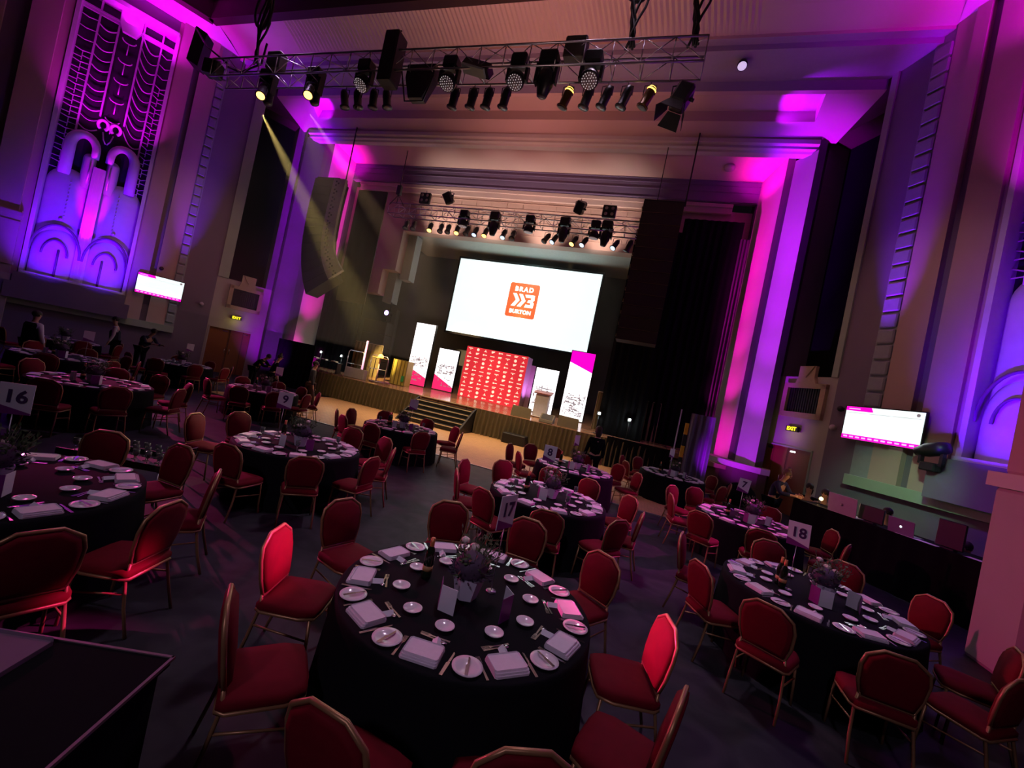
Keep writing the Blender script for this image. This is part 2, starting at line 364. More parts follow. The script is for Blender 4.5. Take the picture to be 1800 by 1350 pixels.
    while z < 14.4:
        w.bbox(P_['d0']+.04, P_['d1']-.02, -.1, .11, z, z+.40, .035); z += .47
    w.box(P_['d0'], P_['d1'], -.25, .03, 1.85, ZT)
    w2, B = wmap(sd, w, None); struct('trim_%d' % (5 if sd > 0 else 6), w2, mat('dentil_plaster', (.30, .33, .36), .7))
    # speaker grille in a stepped frame above the door
    g0, g1 = P_['grl']; zb, zt = 3.33, 4.48
    t = thing('wall_speaker_grille', 'square black speaker grille in a tan stepped frame over the %s exit door' % nm, 'speaker grille', wp(sd, (g0+g1)/2, 0, zb), group='framed wall grilles')
    pb = ((g0+g1)/2, 0, zb); mw = (g0+g1)/2
    f = MB()
    f.box(g0, g0+.17, 0, .14, zb, zt); f.box(g1-.17, g1, 0, .14, zb, zt); f.box(g0, g1, 0, .14, zb-.02, zb+.16); f.box(g0, g1, 0, .14, zt-.14, zt+.02)
    wobj('frame', sd, f, TAN, None, t, pb)
    f = MB().prism([(mw-.38, zt+.02), (mw+.38, zt+.02), (mw+.30, zt+.22), (mw+.30, zt+.62), (mw-.30, zt+.62), (mw-.30, zt+.22)], 0, .13)
    f.prism([(mw-.26, zt+.60), (mw+.26, zt+.60), (mw, zt+.22)], .13, .17)
    wobj('crest', sd, f, TAN, None, t, pb)
    f = MB().box(g0+.15, g1-.15, 0, .03, zb+.14, zt-.12)
    for k in range(14): x = g0+.2+k*(g1-g0-.4)/13; f.box(x-.01, x+.01, .03, .05, zb+.14, zt-.12)
    wobj('grille_mesh', sd, f, BLACK, None, t, pb)
    # exit sign
    t = thing('exit_sign', 'small lit exit sign above the %s door' % nm, 'sign', wp(sd, P_['ex'], .1, 2.9), rz=wrot(sd), group='exit signs')
    f = MB().bbox(-.24, .24, -.03, .06, -.09, .09, .015); obj('sign_box', f, BLACK if sd > 0 else mat('sign_green', (.05, .10, .02), .5), t)
    f = MB(); text_to(f, 'EXIT' if sd > 0 else 'EXIT', .17, Matrix.Translation((0, -.036, 0)) @ TY, 1.05, .006); obj('lettering', f, E_EXIT, t)
    light('exit_glow', 'POINT', wp(sd, P_['ex'], .35, 2.72), (1, .85, .1), 1.6, size=.1)

# front of the auditorium: cove, cornice, soffits
def wx(side, y, n=0): return XC + side*(HW + (YF-y)/CS*SN)    # x of the wall line at depth y
b = MB()
def band(m, y0, z0, y1, z1, l0=None, r0=None, l1=None, r1=None):
    l0 = wx(-1, y0) if l0 is None else l0; r0 = wx(1, y0) if r0 is None else r0; l1 = wx(-1, y1) if l1 is None else l1; r1 = wx(1, y1) if r1 is None else r1
    b.mi = m; b.add([(l0, y0, z0), (r0, y0, z0), (r1, y1, z1), (l1, y1, z1)], [(0, 1, 2, 3)])
SLABM = mat('mauve_soffit', (.34, .30, .40), .7, var=.06); PEACHM = mat('peach_plaster', (.60, .46, .42), .7, var=.06, scale=1)
band(1, 14.4, 15.13, 14.40, 15.02); band(0, 14.4, 15.02, 14.62, 14.98); band(0, 14.62, 14.98, 14.62, 14.80)
band(0, 14.62, 14.80, 15.9, 14.73); band(0, 15.9, 14.73, 15.9, 14.38)
AL, AR = -18.15, 3.95
slope = lambda y: 14.35 - .754*(y-15.9)
band(1, 15.9, 14.38, 15.97, slope(15.97))
band(1, 15.97, slope(15.97), 16.65, slope(16.65), wx(-1, 15.97), AL, wx(-1, 16.65), AL)
band(1, 15.97, slope(15.97), 16.65, slope(16.65), AR, wx(1, 15.97), AR, wx(1, 16.65))
band(1, 16.65, slope(16.65), 17.2, slope(17.2))
# alcove box cut up into the slope
y0, y1 = 15.97, 16.65; a0, a1 = slope(y0), slope(y1); b.mi = 1
V = [(AL, y0, a0), (AR, y0, a0), (AR, y1, a1), (AL, y1, a1), (AL, y0, a0+.35), (AR, y0, a0+.35), (AR, y1+.15, a1+.5), (AL, y1+.15, a1+.5)]
b.add(V, [(0, 1, 5, 4), (1, 2, 6, 5), (2, 3, 7, 6), (3, 0, 4, 7), (4, 5, 6, 7)])
struct('wall_front', b, [SLABM, PEACHM])
# pleated cove between ceiling and cornice
b = MB(); n = 300; xl0, xr0 = -20.6, 6.0
vs = []; fs = []
for i in range(n+1):
    t_ = i/n; x0 = xl0 + (xr0-xl0)*t_; x1 = wx(-1, 14.4) + (wx(1, 14.4)-wx(-1, 14.4))*t_
    a = .022*math.cos(i*PI) if 40 < i < 245 else 0
    vs += [(x0, 12.85, 15.36+a), ((x0+x1)/2, 13.6, 15.30+a), (x1, 14.42, 15.12+a*.3)]
for i in range(n):
    for k in range(2): fs.append((i*3+k, i*3+3+k, i*3+4+k, i*3+1+k))
b.add(vs, fs); struct('ceiling', b, PEACHM)
# ceiling soffits along the side walls and the raised field
b = MB()
for sd in (1, -1):
    q = [wp(sd, 3.85, -.3, 15.1), wp(sd, 14, -.3, 15.4), wp(sd, 14, 1.2, 15.4), Vector(((6.0 if sd > 0 else -20.6), 12.85, 15.36))]
    b.add(q, [(0, 1, 2, 3)])
    b.add([wp(sd, 3.85, -.3, 15.1), Vector(((6.0 if sd > 0 else -20.6), 12.85, 15.36)), Vector((wx(sd, 14.4), 14.42, 15.12))], [(0, 1, 2)])
b.mi = 1; b.add([(-30, 12.4, 16.1), (16, 12.4, 16.1), (16, -4, 16.1), (-30, -4, 16.1)], [(0, 1, 2, 3)])
struct('ceiling', b, [CREAMPL, PEACHM])
b = MB(); b.box(-20.75, 6.15, 12.5, 12.87, 15.30, 16.1)
for sd in (1, -1):
    c0 = Vector(((6.1 if sd > 0 else -20.7), 12.7, 0)); c1 = wp(sd, 14, 1.3, 0)
    d = (c1-c0); nn = Vector((-d.y, d.x, 0)).normalized()*.19
    b.add([c0+nn+Vector((0,0,z)) for z in (15.30, 16.1)]+[c1+nn+Vector((0,0,z)) for z in (15.30, 16.1)]+[c1-nn+Vector((0,0,z)) for z in (15.30, 16.1)]+[c0-nn+Vector((0,0,z)) for z in (15.30, 16.1)],
          [(0,1,3,2), (2,3,5,4), (4,5,7,6), (6,7,1,0), (0,2,4,6), (1,7,5,3)])
struct('trim_3', b, DARKBROWN)
# stage frame: moulded beam, splayed columns, reveals, fascia
b = MB()
b.prism([(17.0, 13.37), (17.5, 13.37), (17.5, 12.95), (17.22, 12.95), (17.18, 13.02), (17.08, 13.06), (17.10, 13.16), (16.98, 13.20)], XC-11.65, XC+11.65, axis='x')
for sd in (1, -1):
    X = lambda w_: XC + sd*w_
    zb = 1.3 if sd > 0 else 0.0
    b.add([(X(11.65), 17.0, zb), (X(11.15), 17.74, zb), (X(11.15), 17.74, 13.0), (X(11.65), 17.0, 13.0)], [(0, 1, 2, 3)])
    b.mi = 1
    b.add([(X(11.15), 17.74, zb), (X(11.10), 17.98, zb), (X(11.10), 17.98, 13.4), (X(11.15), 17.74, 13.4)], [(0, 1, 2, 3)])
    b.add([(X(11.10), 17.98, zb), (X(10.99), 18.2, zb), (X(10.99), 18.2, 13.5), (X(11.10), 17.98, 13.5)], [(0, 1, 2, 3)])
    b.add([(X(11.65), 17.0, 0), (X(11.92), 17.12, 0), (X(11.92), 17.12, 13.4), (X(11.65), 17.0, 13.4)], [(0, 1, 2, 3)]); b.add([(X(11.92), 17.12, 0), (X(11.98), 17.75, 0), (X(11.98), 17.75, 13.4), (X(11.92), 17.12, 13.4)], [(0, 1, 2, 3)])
    b.mi = 0
    b.add([(X(10.99), 18.2, zb), (X(10.42), 19.4, zb), (X(10.42), 19.4, 13.0), (X(10.99), 18.2, 13.5)], [(0, 1, 2, 3)])
    b.mi = 1
    b.add([(X(10.42), 19.4, 0), (X(10.35), 19.45, 0), (X(10.35), 20.2, 0), (X(10.35), 20.2, 13), (X(10.35), 19.45, 13), (X(10.42), 19.4, 13)], [(0, 1, 4, 5), (1, 2, 3, 4)])
b.mi = 2
b.add([(XC-10.99, 18.2, 13.5), (XC+10.99, 18.2, 13.5), (XC+10.42, 19.4, 13.0), (XC-10.42, 19.4, 13.0), (XC-11.3, 17.5, 13.37), (XC+11.3, 17.5, 13.37)], [(0, 1, 2, 3), (4, 5, 1, 0)])
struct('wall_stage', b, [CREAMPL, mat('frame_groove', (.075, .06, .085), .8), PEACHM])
b = MB()   # curved stone ledge under the right column
pts = []
for (x, y) in ((2.55, 19.3), (2.95, 17.9), (3.7, 17.0), (4.45, 16.55), (4.75, 16.6), (4.9, 17.2), (4.9, 19.3)): pts.append((x, y))
b.prism(pts, 1.12, 1.32, axis='z'); b.mi = 1; b.prism([(x*.96+.14, y*.99+.25) for x, y in pts], 0, 1.12, axis='z')
struct('trim_4', b, [mat('stone_ledge', (.58, .46, .44), .6), mat('brown_panel', (.10, .05, .035), .7)])
FASC = mat('fascia_mauve', (.20, .15, .27), .55, var=.05)
b = MB(); b.box(XC-10.42, XC+10.42, 19.4, 19.6, 12.05, 13.0)
for z in (12.08, 12.50, 12.78, 12.96): b.box(XC-10.42, XC+10.42, 19.36, 19.42, z, z+.035)
b.mi = 1; b.box(XC-9.9, XC+9.5, 19.5, 19.62, 11.62, 12.05); b.box(XC-9.9, XC+9.5, 19.42, 19.5, 11.86, 12.02)
struct('trim_7', b, [FASC, PEACHM])
# inner tan wall with the stepped opening on to the deep stage
TANW = mat('tan_blockwork', (.52, .36, .30), .75, var=.1, scale=1.2); REV = mat('grey_reveal', (.34, .38, .36), .7)
b = MB(); b.box(-17.6, 3.1, 19.7, 20.3, 9.55, 11.8); b.box(-17.6, -13.95, 19.7, 20.3, 7.3, 9.55); b.box(-17.6, -14.75, 19.7, 20.3, 5.9, 7.3); b.box(-1.6, 3.1, 19.7, 20.3, 5.9, 9.55)
for k in range(6):
    z = 9.9+k*.32
    b.box(-13.9, -1.6, 19.67, 19.7, z, z+.02)
    for j in range(14): x = -13.4+j*.86+(k%2)*.43; b.box(x, x+.02, 19.67, 19.7, z, z+.32)
b.mi = 1; b.box(-14.0, -13.4, 20.3, 20.9, 7.0, 9.55); b.box(-14.8, -14.2, 20.3, 20.9, 5.6, 7.3)
struct('wall_inner', b, [TANW, REV])
# stage house
HOUSE = mat('stage_house_grey', (.16, .18, .175), .85, var=.3, scale=.7)
b = MB(); b.box(-20, 5, 24.3, 24.5, 0, 10); b.box(-20, -19.8, 20, 24.5, 0, 10); b.box(4.8, 5, 20, 24.5, 0, 10)
b.mi = 1; b.box(-15, -1, 20.3, 24.3, 9.7, 9.85); b.mi = 0
b.box(-18, -15.2, 22.5, 22.9, 1.1, 5.6); b.box(-.8, 1.0, 22.0, 22.3, 1.1, 4.0)
struct('wall_back', b, [HOUSE, mat('stage_ceiling', (.52, .56, .54), .7)])
b = MB(); b.prism([(17.3, .95), (17.3, 1.1), (24.4, 1.74), (24.4, .95)], -18.4, 4.2, axis='x'); b.box(-18.3, 4.1, 17.5, 24.4, 0, .95); struct('floor', b, STAGEW)

# ================================================================== TALL RELIEF PANELS
for sd in (1, -1):
    c = GS[sd]; nm = 'right' if sd > 0 else 'left'; s0, s1 = c-1.5, c+1.5; Z0 = 2.78
    pb = (c, 0, Z0)
    t = thing('relief_panel', 'tall art deco fountain relief panel glowing magenta and violet on the %s wall' % nm, 'wall panel', wp(sd, *pb), group='tall wall relief panels')
    f = MB().box(s0, s1, -.62, -.5, Z0, 14.5); wobj('backing', sd, f, DARKBACK, None, t, pb)
    f = MB().box(s0-.05, s0+.07, -.5, .10, Z0, 14.6).box(s1-.07, s1+.05, -.5, .10, Z0, 14.6).box(s0, s1, -.5, .16, 14.42, 14.6).box(s0, s1, -.5, .3, Z0-.02, Z0+.1)
    wobj('surround', sd, f, RELIEF, None, t, pb)
    def capsule(f, cx, w, z0, z1, n0, dep, seg=14, rz_=None):  # half-round pilaster with a domed head
        rz_ = rz_ or w*.55; rows = []; N = 12
        zs = [z0, z0+(z1-rz_-z0)*.5, z1-rz_] + [z1-rz_+rz_*math.sin(a*PI/2/7) for a in range(1, 8)]
        for i, z in enumerate(zs):
            k = 1.0 if i < 3 else math.cos((i-2)*PI/2/7)
            k = max(k, .02)
            rows.append([(cx-w/2*k*math.cos(PI*j/N), n0+dep*k*math.sin(PI*j/N), z) for j in range(N+1)])
        vs = [p for r in rows for p in r]; n_ = N+1
        fs = [(i*n_+j, i*n_+j+1, (i+1)*n_+j+1, (i+1)*n_+j) for i in range(len(rows)-1) for j in range(N)]
        f.add(vs, fs, True)
    for k in (-1, 1):
        f = MB(); capsule(f, c+k*.80, 1.26, Z0, 7.42, -.48, .30)
        for q in (-.38, -.12, .12, .38): f.tube([(c+k*.80+q, -.20-abs(q)*.22, 4.9), (c+k*.80+q, -.20-abs(q)*.22, 6.7-abs(q)*1.2)], .018, 6)
        for z in [5.4+.16*i for i in range(10)]: f.ball((c+k*.72, -.16, z), .028, 6, 4)
        f.ball((c+k*.78, -.14, 5.25), .07, 8, 5)
        wobj('domed_pilaster', sd, f, RELIEF, None, t, pb)
        # lower arch with three flutes
        f = MB(); capsule(f, c+k*.74, 1.34, Z0, 4.93, -.30, .26, rz_=1.1)
        wobj('arch', sd, f, RELIEF, None, t, pb)
        f = MB(); N = 18
        f.tube([(c+k*.74+.70*math.cos(PI*i/N), -.08, 3.78+1.22*math.sin(PI*i/N)) for i in range(N+1)], .045, 6)
        f.tube([(c+k*.74+.36*math.cos(PI*i/N), -.02, 3.75+.62*math.sin(PI*i/N)) for i in range(N+1)], .035, 6)
        f.tube([(c+k*.64, -.03, Z0+.05), (c+k*.64, -.02, 4.0)], .04, 6)
        wobj('arch_rib', sd, f, mat('dark_relief', (.20, .08, .22), .5), None, t, pb)
        # high hoop and inner fin
        f = MB(); path = [(c+k*.98, 7.1), (c+k*.98, 8.4)] + [(c+k*.60+k*.38*math.cos(PI*i/12), 8.4+.52*math.sin(PI*i/12)) for i in range(1, 13)] + [(c+k*.22, 8.1)]
        f.tube([(x, -.28, z) for x, z in path], [.18]*2+[.18-.004*i for i in range(13)], 8)
        f.tube([(x*.86+(c+k*.6)*.14, -.2, z-.05) for x, z in path[1:-1]], .03, 6)
        wobj('hoop', sd, f, RELIEF, None, t, pb)
        f = MB(); capsule(f, c+k*.36, .40, 6.8, 8.27, -.42, .22); f.tube([(c+k*.30, -.18, 7.0), (c+k*.30, -.18, 7.9)], .025, 6)
        wobj('fin', sd, f, RELIEF, None, t, pb)
        f = MB(); N = 16
        f.tube([(c+k*.19+.15*math.cos(a), -.3, 9.58+.2*math.sin(a)) for a in [PI*(-.35+1.7*i/N) if k > 0 else PI*(1.35-1.7*i/N) for i in range(N+1)]], .06, 6)
        f.tube([(c+k*.16, -.3, 9.3), (c+k*.10, -.3, 9.0), (c+k*.02, -.3, 8.85)], .025, 6)
        wobj('scroll', sd, f, RELIEF, None, t, pb)
    f = MB(); f.box(c-.19, c+.19, -.5, -.10, Z0, 7.75)
    for q in (-.10, 0, .10): f.box(c+q-.02, c+q+.02, -.10, -.07, Z0, 7.75)
    wobj('central_fin', sd, f, RELIEF, None, t, pb)
    # upper metal tracery
    bars = (c-1.02, c-.40, c+.34, c+.92) if sd < 0 else (c-.92, c-.34, c+.40, c+1.02)
    f = MB()
    for x in bars: f.box(x-.028, x+.028, -.40, -.30, 8.2 if abs(x-c) > .5 else 9.9, 14.42)
    wobj('upright', sd, f, SCREENMET, None, t, pb)
    for e0, e1 in ((s0, c-.35), (c+.35, s1)): wobj('crossbar', sd, MB().box(e0, e1, -.40, -.28, 13.93, 14.0).box(e0, e1, -.38, -.3, 13.82, 13.94), SCREENMET, None, t, pb)
    f = MB().prism([(c-.36, 14.45), (c+.36, 14.45), (c+.34, 13.9), (c+.22, 13.62), (c-.22, 13.62), (c-.34, 13.9)], -.40, -.22); wobj('keystone', sd, f, RELIEF, None, t, pb)
    f = MB()
    for i in range(11):
        z = 13.5 - i*.42; r = .016 if i % 2 else .026
        f.tube([(bars[2] + (bars[3]-bars[2])*j/8, -.34, z - .16*math.sin(PI*j/8)) for j in range(9)], r, 5)
        f.tube([(bars[0] + (bars[1]-bars[0])*j/8, -.34, z - .05 + .42*(j/8)**1.6*(1) - .22*math.sin(PI*j/8)) for j in range(9)], r, 5)
    for i in range(5):
        z = 13.4-i*.86
        f.tube([(c-.03+.22*math.cos(PI*(1+j/8)), -.34, z+.14*math.sin(PI*(1+j/8))) for j in range(9)], .024, 5)
        f.tube([(c-.03, -.34, z-.14), (c-.03, -.34, z-.62)], .02, 5)
    for i in range(14):
        z = 13.55-i*.46
        f.tube([(s0+.06, -.34, z), ((s0+bars[0])/2, -.34, z-.10), (bars[0], -.34, z+.03)], .02, 5)
        f.tube([(s1-.06, -.34, z), ((s1+bars[3])/2, -.34, z-.05), (bars[3], -.34, z)], .02, 5)
        if i > 2:
            for e0, e1 in ((s0+.06, bars[0]), (bars[3], s1-.06)):
                m_ = (e0+e1)/2; f.box(m_-.012, m_+.012, -.36, -.33, z-.42, z-.06); f.box(e0, m_, -.36, -.33, z-.25, z-.225); f.box(m_, e1, -.36, -.33, z-.32, z-.295)
    wobj('tracery', sd, f, SCREENMET, None, t, pb)

b = MB().bbox(4.86, 5.7, 6.75, 7.55, 0, 2.35, .05); b.mi = 1; b.box(4.80, 5.76, 6.69, 7.61, 2.35, 2.55); b.mi = 2; b.bbox(4.90, 5.66, 6.8, 7.5, 2.55, 9.0, .04)
struct('trim_8', b, [PLASTER, CREAMPL, PINKPL])
# ================================================================== STAGE DRESSING
# pleated skirt
def pleats(x0, x1, z0, z1, y, amp, per, seed=1):
    r = random.Random(seed); mb = MB(); n = int((x1-x0)/per*6); vs = []; fs = []
    ph = 0
    for i in range(n+1):
        ph += 1.0472*(.75+.5*r.random()); x = x0+(x1-x0)*i/n
        vs += [(x, y+amp*math.sin(ph)*.5, z1), (x+.02*math.sin(ph), y-.03+amp*math.sin(ph+.3), (z0+z1)/2), (x+.03*math.sin(ph*.5), y-.05+amp*1.3*math.sin(ph+.5), z0)]
    for i in range(n):
        for k in range(2): fs.append((i*3+k, i*3+3+k, i*3+4+k, i*3+1+k))
    mb.add(vs, fs, True); return mb
tag(obj('stage_skirt', pleats(-15.6, -9.5, .02, 1.1, 17.2, .085, .2, 3), SKIRT), 'long pleated bronze skirt along the stage edge left of the steps', 'stage skirt', 'stage skirts')
tag(obj('stage_skirt', pleats(-6.65, 1.0, .02, 1.1, 17.2, .085, .2, 5), SKIRT), 'pleated bronze skirt along the stage edge right of the steps', 'stage skirt', 'stage skirts')
# steps
t = thing('stage_steps', 'black stage steps with pale nosings leading up to the stage', 'steps', (-8.1, 17.2, 0))
f = MB(); g = MB()
for k in range(6):
    z = 1.1-.18*(k+1)+.02; y1 = 17.2; y0 = 17.2-.27*(k+1)
    f.box(-9.45+8.1, -6.7+8.1, y0-17.2, .0, max(0, z-.18), z) if k < 5 else None
    zz = 1.1-.18*k if k else 1.1
    g.box(-9.45+8.1, -6.7+8.1, -.27*k-.03, -.27*k+.04, zz-.03+.004, zz+.008) if k else g.box(-1.35, 1.4, -.0, .05, 1.08, 1.108)
obj('tread', f, BLACK, t); obj('nosing', g, mat('pale_nosing', (.75, .60, .42), .5), t)
f = MB().prism([(0, 0), (0, 1.06), (-.27, .94), (-1.62, .04), (-1.62, 0)], 1.42, 1.50, axis='x'); obj('side_panel', f, BLACK, t)
f = MB().prism([(0, 0), (0, 1.06), (-.27, .94), (-1.62, .04), (-1.62, 0)], -1.43, -1.36, axis='x'); obj('side_panel', f, BLACK, t)
# big projection screen with the presentation slide
t = thing('projection_screen', 'large bright projection screen showing an orange square logo', 'screen', (-7.3, 22.3, 4.83))
f = MB().box(-4.32, 4.32, .0, .12, -.12, 4.5); obj('frame', f, BLACK, t)
f = MB().box(-4.2, 4.2, -.02, 0, 0, 4.37)
f.mi = 1
def rrect(cx, cz, w, h, r, n=5):
    out = []
    for (sx, sz, a0) in ((1, 1, 0), (-1, 1, 90), (-1, -1, 180), (1, -1, 270)):
        for i in range(n+1): a = math.radians(a0+90*i/n); out.append((cx+sx*(w/2-r)+r*math.cos(a), cz+sz*(h/2-r)+r*math.sin(a)))
    return out
lx, lz = .08, 2.38
f.prism(rrect(lx, lz, 1.74, 1.95, .12), -.035, -.02)
f.mi = 2
T_ = lambda x, z: Matrix.Translation((x, -.05, z)) @ TY
text_to(f, 'BRAD', .36, T_(lx, lz+.62), 1.30, .016, .008); text_to(f, 'BURTON', .30, T_(lx, lz-.66), 1.08, .014, .008)
for dx in (-.62, -.26):
    f.prism([(lx+dx, lz+.36), (lx+dx+.22, lz+.36), (lx+dx+.46, lz), (lx+dx+.22, lz-.36), (lx+dx, lz-.36), (lx+dx+.24, lz)], -.055, -.04)
for (a, c_, e, g_) in ((.18, .68, .20, .36), (.30, .62, -.08, .08), (.18, .68, -.36, -.20)): f.prism([(lx+a, lz+e), (lx+c_, lz+e), (lx+c_, lz+g_), (lx+a-(.06 if e > 0 else -.06), lz+g_)], -.055, -.04)
f.prism([(lx+.50, lz+.34), (lx+.68, lz+.34), (lx+.70, lz+.08), (lx+.60, lz), (lx+.70, lz-.08), (lx+.68, lz-.34), (lx+.50, lz-.34)], -.056, -.041)
obj('lit_picture', f, [E_SCREEN, E_ORANGE, E_LOGOW], t)
# LED banners
def sketch(f, x0, x1, z, n, sc, rnd):
    for i in range(n):
        x = x0+(x1-x0)*rnd.random(); zz = z+(rnd.random()-.5)*sc; w = .05+.22*rnd.random()
        if rnd.random() < .45: f.box(x, min(x1, x+w*1.3), -.012, -.002, zz, zz+.035)
        elif rnd.random() < .5: f.prism([(x, zz), (min(x1, x+w), zz), (min(x1, x+w*.5), zz+w*.45), (min(x1, x+w*.5), zz+w*.30), (x+.02, zz+.01)], -.012, -.002)
        else: f.box(x, x+.03, -.012, -.002, zz-.05, zz+.10)
def banner(x0, x1, y, z1, kind, label):
    z1 -= .24
    cx = (x0+x1)/2; w = (x1-x0)/2; h = z1-1.1; rnd = random.Random(int(x0*10)+99)
    t = thing('led_banner', label, 'LED banner', (cx, y, 1.1), group='LED banners on the stage')
    obj('casing', MB().box(-w-.03, w+.03, .0, .14, 0, h+.03), BLACKMET, t)
    f = MB().box(-w, w, -.002, 0, .04, h)
    if kind == 'low_pink':
        a = .96 if h > 3 else .82; b_ = .50 if h > 3 else .28
        f.mi = 1; f.prism([(-w, .04), (w, .04), (w, b_), (-w, a)], -.008, -.002)
        f.mi = 3; sketch(f, -w+.05, w-.1, a+.30, 44 if h > 3 else 54, .5, rnd); sketch(f, -w+.05, w-.1, .5, 12, .5, rnd)
        f.mi = 4; f.box(-w+.45, -w+.75, -.012, -.002, h*.45, h*.45+.012) if h > 3 else None
    elif kind == 'high_pink':
        f.mi = 2; f.prism([(-w, h), (w, h), (w, h-.92), (-w, h-.55)], -.008, -.002)
        f.mi = 3; sketch(f, -w+.05, w-.1, .75, 80, 1.0, rnd)
    else:
        f.mi = 3; sketch(f, -w+.05, w-.1, .85, 60, .9, rnd)
    obj('lit_picture', f, [E_WHITE, E_ROSE, E_PINK, E_GREY, E_GREY], t)
banner(-12.10, -10.93, 20, 4.72, 'low_pink', 'tallest white LED banner left of the red backdrop, pink wedge at foot')
banner(-10.55, -9.38, 20.2, 3.58, 'low_pink', 'shorter white LED banner directly left of the red backdrop')
banner(-5.02, -3.88, 20, 3.55, 'plain', 'shorter white LED banner behind the lectern')
banner(-3.46, -2.33, 20, 4.66, 'high_pink', 'tall LED banner with a magenta top at the right')
# red logo wall
t = thing('logo_backdrop', 'red backdrop wall covered in rows of small cream logos', 'backdrop', (-7.22, 20, 1.1))
f = MB().box(-1.68, 1.67, 0, .9, 0, 2.63)
obj('body', f, mat('backdrop_side', (.66, .45, .50), .55), t)
f = MB().box(-1.68, 1.67, -.01, 0, 0, 2.63)
f.mi = 1
rnd = random.Random(3); cols_, rows_ = 8, 12
for r in range(rows_):
    for c in range(cols_):
        x = -1.68+3.35*(c+.5)/cols_; z = 2.63*(r+.5)/rows_; k = (c*2+r*3) % 7; mbx = .115
        if k == 0: f.lathe([(.001, 0), (.075, 0), (.075, .004)], 10, Matrix.Translation((x, -.012, z)) @ Matrix.Rotation(PI/2, 4, 'X'), False)
        elif k == 1: f.box(x-mbx, x+mbx, -.016, -.01, z-.022, z+.018)
        elif k == 2: f.prism([(x-.09, z-.05), (x+.09, z-.05), (x+.03, z-.01), (x, z+.075), (x-.03, z-.01)], -.016, -.01)
        elif k == 3: f.box(x-.10, x+.10, -.016, -.01, z+.008, z+.045); f.box(x-.10, x+.06, -.016, -.01, z-.045, z-.012)
        elif k == 4: f.prism([(x-.09, z+.05), (x+.10, z+.06), (x+.07, z-.0), (x-.03, z-.06), (x-.07, z-.06)], -.016, -.01)
        elif k == 5: f.box(x-mbx, x+mbx, -.016, -.01, z+.01, z+.04); f.box(x-.03, x+.03, -.016, -.01, z-.05, z-.01)
        else: f.box(x-.11, x-.04, -.016, -.01, z-.03, z+.05); f.box(x-.02, x+.11, -.016, -.01, z-.01, z+.03)
obj('lit_picture', f, [emis('lit_red', (.80, .035, .05), .75), emis('lit_cream', (1.0, .84, .62), .95)], t)
f = MB().box(1.67, 1.9, .9, 1.0, 0, 2.3); obj('side_panel', f, mat('side_panel_pink', (.65, .4, .5), .5), t)
light('backdrop_spot', 'SPOT', (-7.2, 17.9, 5.6), (1.0, .75, .45), 160, (-7.2, 20, 2.3), .1, 40, 1)
light('backdrop_side_uplight', 'SPOT', (-4.75, 20.3, 1.6), (.75, .3, 1), 160, (-5.5, 20.55, 2.8), .05, 80, 1)
light('stage_edge_spot', 'SPOT', (-9.3, 16.9, 8.8), (.4, .05, 1), 1200, (-9.6, 18.4, 1.1), .05, 9, .3)
light('floor_spot', 'SPOT', (-11, 16.9, 8.8), (.3, .02, 1), 2200, (-7.7, 12.6, 0), .05, 6, .3)
light('lectern_spot', 'SPOT', (-3.9, 16.9, 8.8), (1, .9, .85), 500, (-4.2, 18.9, 2.0), .08, 14, .5)
# lectern
t = thing('lectern', 'pale clear-fronted lectern standing before a white LED banner', 'lectern', (-4.15, 18.8, 1.1))
CLR = mat('lectern_acrylic', (.75, .72, .75), .25)
obj('base', MB().bbox(-.40, .40, -.28, .28, 0, .05, .02), CLR, t)
obj('column', MB().bbox(-.32, .32, -.16, .16, .05, 1.05, .03), CLR, t)
f = MB().box(-.40, .40, -.28, .24, 0, .05, Matrix.Translation((0, 0, 1.12)) @ Matrix.Rotation(.25, 4, 'X')); obj('reading_top', f, mat('lectern_top', (.35, .12, .10), .5), t)
f = MB().tube([(.1, .1, 1.12), (.1, .05, 1.4), (.08, -.02, 1.5)], .01, 6).ball((.08, -.03, 1.51), .02, 6, 4); obj('microphone', f, BLACK, t)
# stage front boxes (covered comfort monitors)
BOXM = mat('monitor_cover', (.22, .20, .13), .8)
for i, (x, lab) in enumerate(((-4.72, 'boxy covered monitor on the stage edge in front of the red backdrop'), (-2.62, 'boxy covered monitor on the stage edge in front of the rightmost banner'))):
    t = thing('confidence_monitor', lab, 'monitor', (x, 17.65, 1.1), group='covered monitors on the stage edge')
    f = MB().prism([(-.45, 0), (.45, 0), (.42, .44), (-.43, .46)], -.04, .04); obj('cover', f, BOXM, t)
    f = MB().prism([(.04, 0), (.42, 0), (.04, .40)], -.04, .04, axis='x'); obj('prop', f, BLACK, t)
t = thing('stage_wedge_speaker', 'wedge loudspeaker lying on the stage edge between two covered monitors', 'speaker', (-3.55, 17.75, 1.1))
f = MB().prism([(-.25, 0), (.25, 0), (.25, .22), (.05, .36), (-.22, .10)], -.30, .30, axis='x'); obj('cabinet', f, mat('wedge_grey', (.18, .15, .10), .6), t)
f = MB().box(-.24, .24, -.005, .005, -.14, .14, Matrix.Translation((0, -.09, .24)) @ Matrix.Rotation(-.76, 4, 'X')); obj('grille', f, BLACK, t)
t = thing('floor_box_speaker', 'low black speaker box on the dance floor against the stage skirt', 'speaker', (-4.55, 16.85, 0.012))
obj('cabinet', MB().bbox(-.5, .5, -.25, .25, 0, .42, .03), BLACK, t); obj('grille', MB().box(-.45, .45, -.27, -.25, .04, .38), BLACKMET, t)
t = thing('white_stage_box', 'pale grey box standing on the left stage edge beside the railing', 'box', (-13.65, 17.8, 1.1))
obj('box', MB().bbox(-.62, .55, -.05, .25, 0, .50, .02), mat('pale_grey_box', (.42, .38, .40), .6), t)
